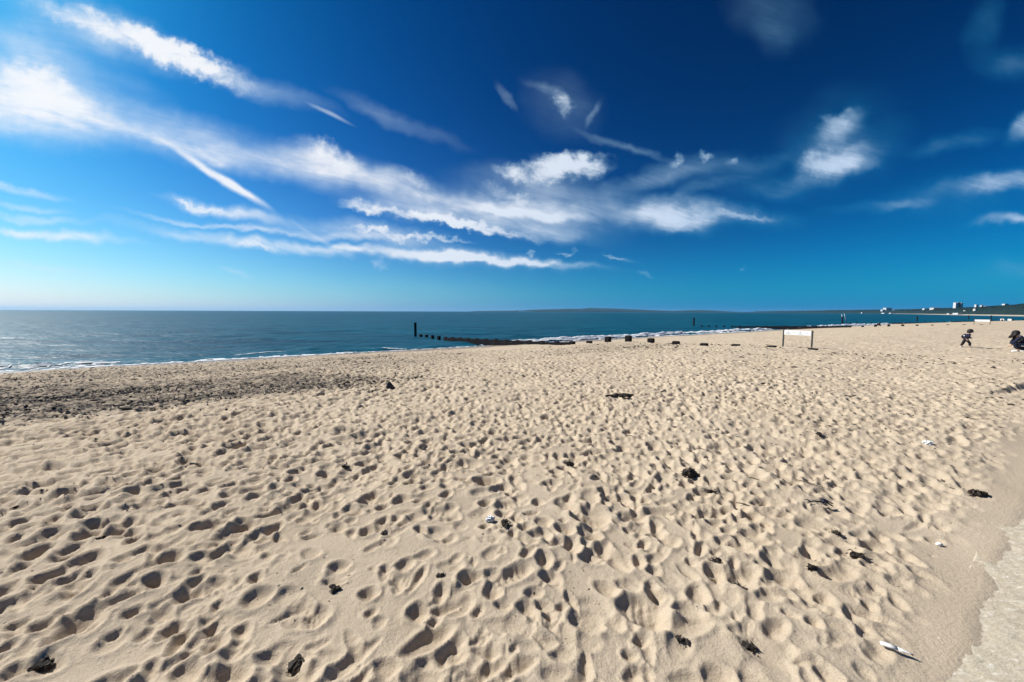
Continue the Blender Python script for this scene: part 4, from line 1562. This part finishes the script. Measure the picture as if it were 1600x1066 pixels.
def dens_band(U, V):
    b = weed_band(U, V) * np.clip(0.45 + 0.9 * fbm(U * .5, V, 1.4, 6, 3), 0.03, 1)
    lo = 9.0 + 0.5 * vn(U, V * 0, 2.3, 3)
    b = np.maximum(b, 1.0 * np.exp(-((V - lo - 0.3) / 0.32) ** 2) * (1 - sst(U, -0.5, 2.6)) * sst(vn(U, V, 0.9, 2), -.2, .3))
    b = np.maximum(b, 0.30 * np.exp(-((V - 19.5) / 6.0) ** 2) * (1 - sst(U, 3, 14)) * np.clip(0.5 + 0.9 * fbm(U * .4, V, 1.9, 9, 3), 0.03, 1))
    b = np.maximum(b, 0.10 * np.exp(-((U - 14.5) / 4.5) ** 2 - ((V - 14.0) / 2.4) ** 2))
    return b


p, f_ = scatter(330000, (-16, 20), (8, 29), dens_band, lambda rg, k, X, Y: rg.uniform(.012, .042, k) * np.where(rg.random(k) > .95, 1.9, 1), 21, 0.33)
stuff('strandline_weed', p, f_, noisy('strand_weed', (0.022, 0.019, 0.018), (0.075, 0.060, 0.050), 9, 0.9), 'dark scraps of washed up seaweed strewn in a band on the left')
p, f_ = scatter(30000, (-14, 22), (.5, 14), lambda U, V: np.clip(.25 + .8 * fbm(U, V, 1.1, 3, 2), 0.04, 1) * .55, lambda rg, k, X, Y: (.0026 + .0019 * np.hypot(X, Y)) * rg.uniform(.4, 1.3, k) * np.where(rg.random(k) > .95, 1.8, 1), 22)  # weed and grit, made larger and denser to stand for small shaded hollows
stuff('beach_debris', p, f_, M_WEED2, 'tiny dark bits of weed and grit, and specks for shaded hollows, scattered over the sand')

p, f_ = scatter(26000, (-7, 12), (.45, 6), lambda U, V: np.clip(-.1 + 1.3 * fbm(U, V, 0.5, 8, 2), 0.0, 1), lambda rg, k, X, Y: (.0016 + .0008 * np.hypot(X, Y)) * rg.uniform(.5, 2.0, k), 23, 0.9)
stuff('sand_crumbs', p, f_, M_SAND, 'little crumbs of damp sand kicked out of the footprints')

# =====================================================================
# sea haze: even pale air round the whole scene
# =====================================================================
hz = MB()
zb, zt = -9.0, 62.0
hz.add([(-13000, -900, zb), (15000, -900, zb), (15000, 9500, zb), (-13000, 9500, zb), (-13000, -900, zt), (15000, -900, zt), (15000, 9500, zt), (-13000, 9500, zt)],
       [(3, 2, 1, 0), (4, 5, 6, 7), (0, 1, 5, 4), (1, 2, 6, 5), (2, 3, 7, 6), (3, 0, 4, 7)])
M_HAZE = bpy.data.materials.new('haze')
M_HAZE.use_nodes = True
_t = M_HAZE.node_tree
_t.nodes.clear()
_o = _t.nodes.new('ShaderNodeOutputMaterial')
_p = _t.nodes.new('ShaderNodeVolumePrincipled')
_p.inputs['Color'].default_value = (0.30, 0.66, 1.0, 1)
_p.inputs['Density'].default_value = 6.0e-5
_p.inputs['Anisotropy'].default_value = 0.2
_t.links.new(_p.outputs[0], _o.inputs['Volume'])
tag(hz.build('haze', M_HAZE), 'thin blue sea haze', kind='stuff')
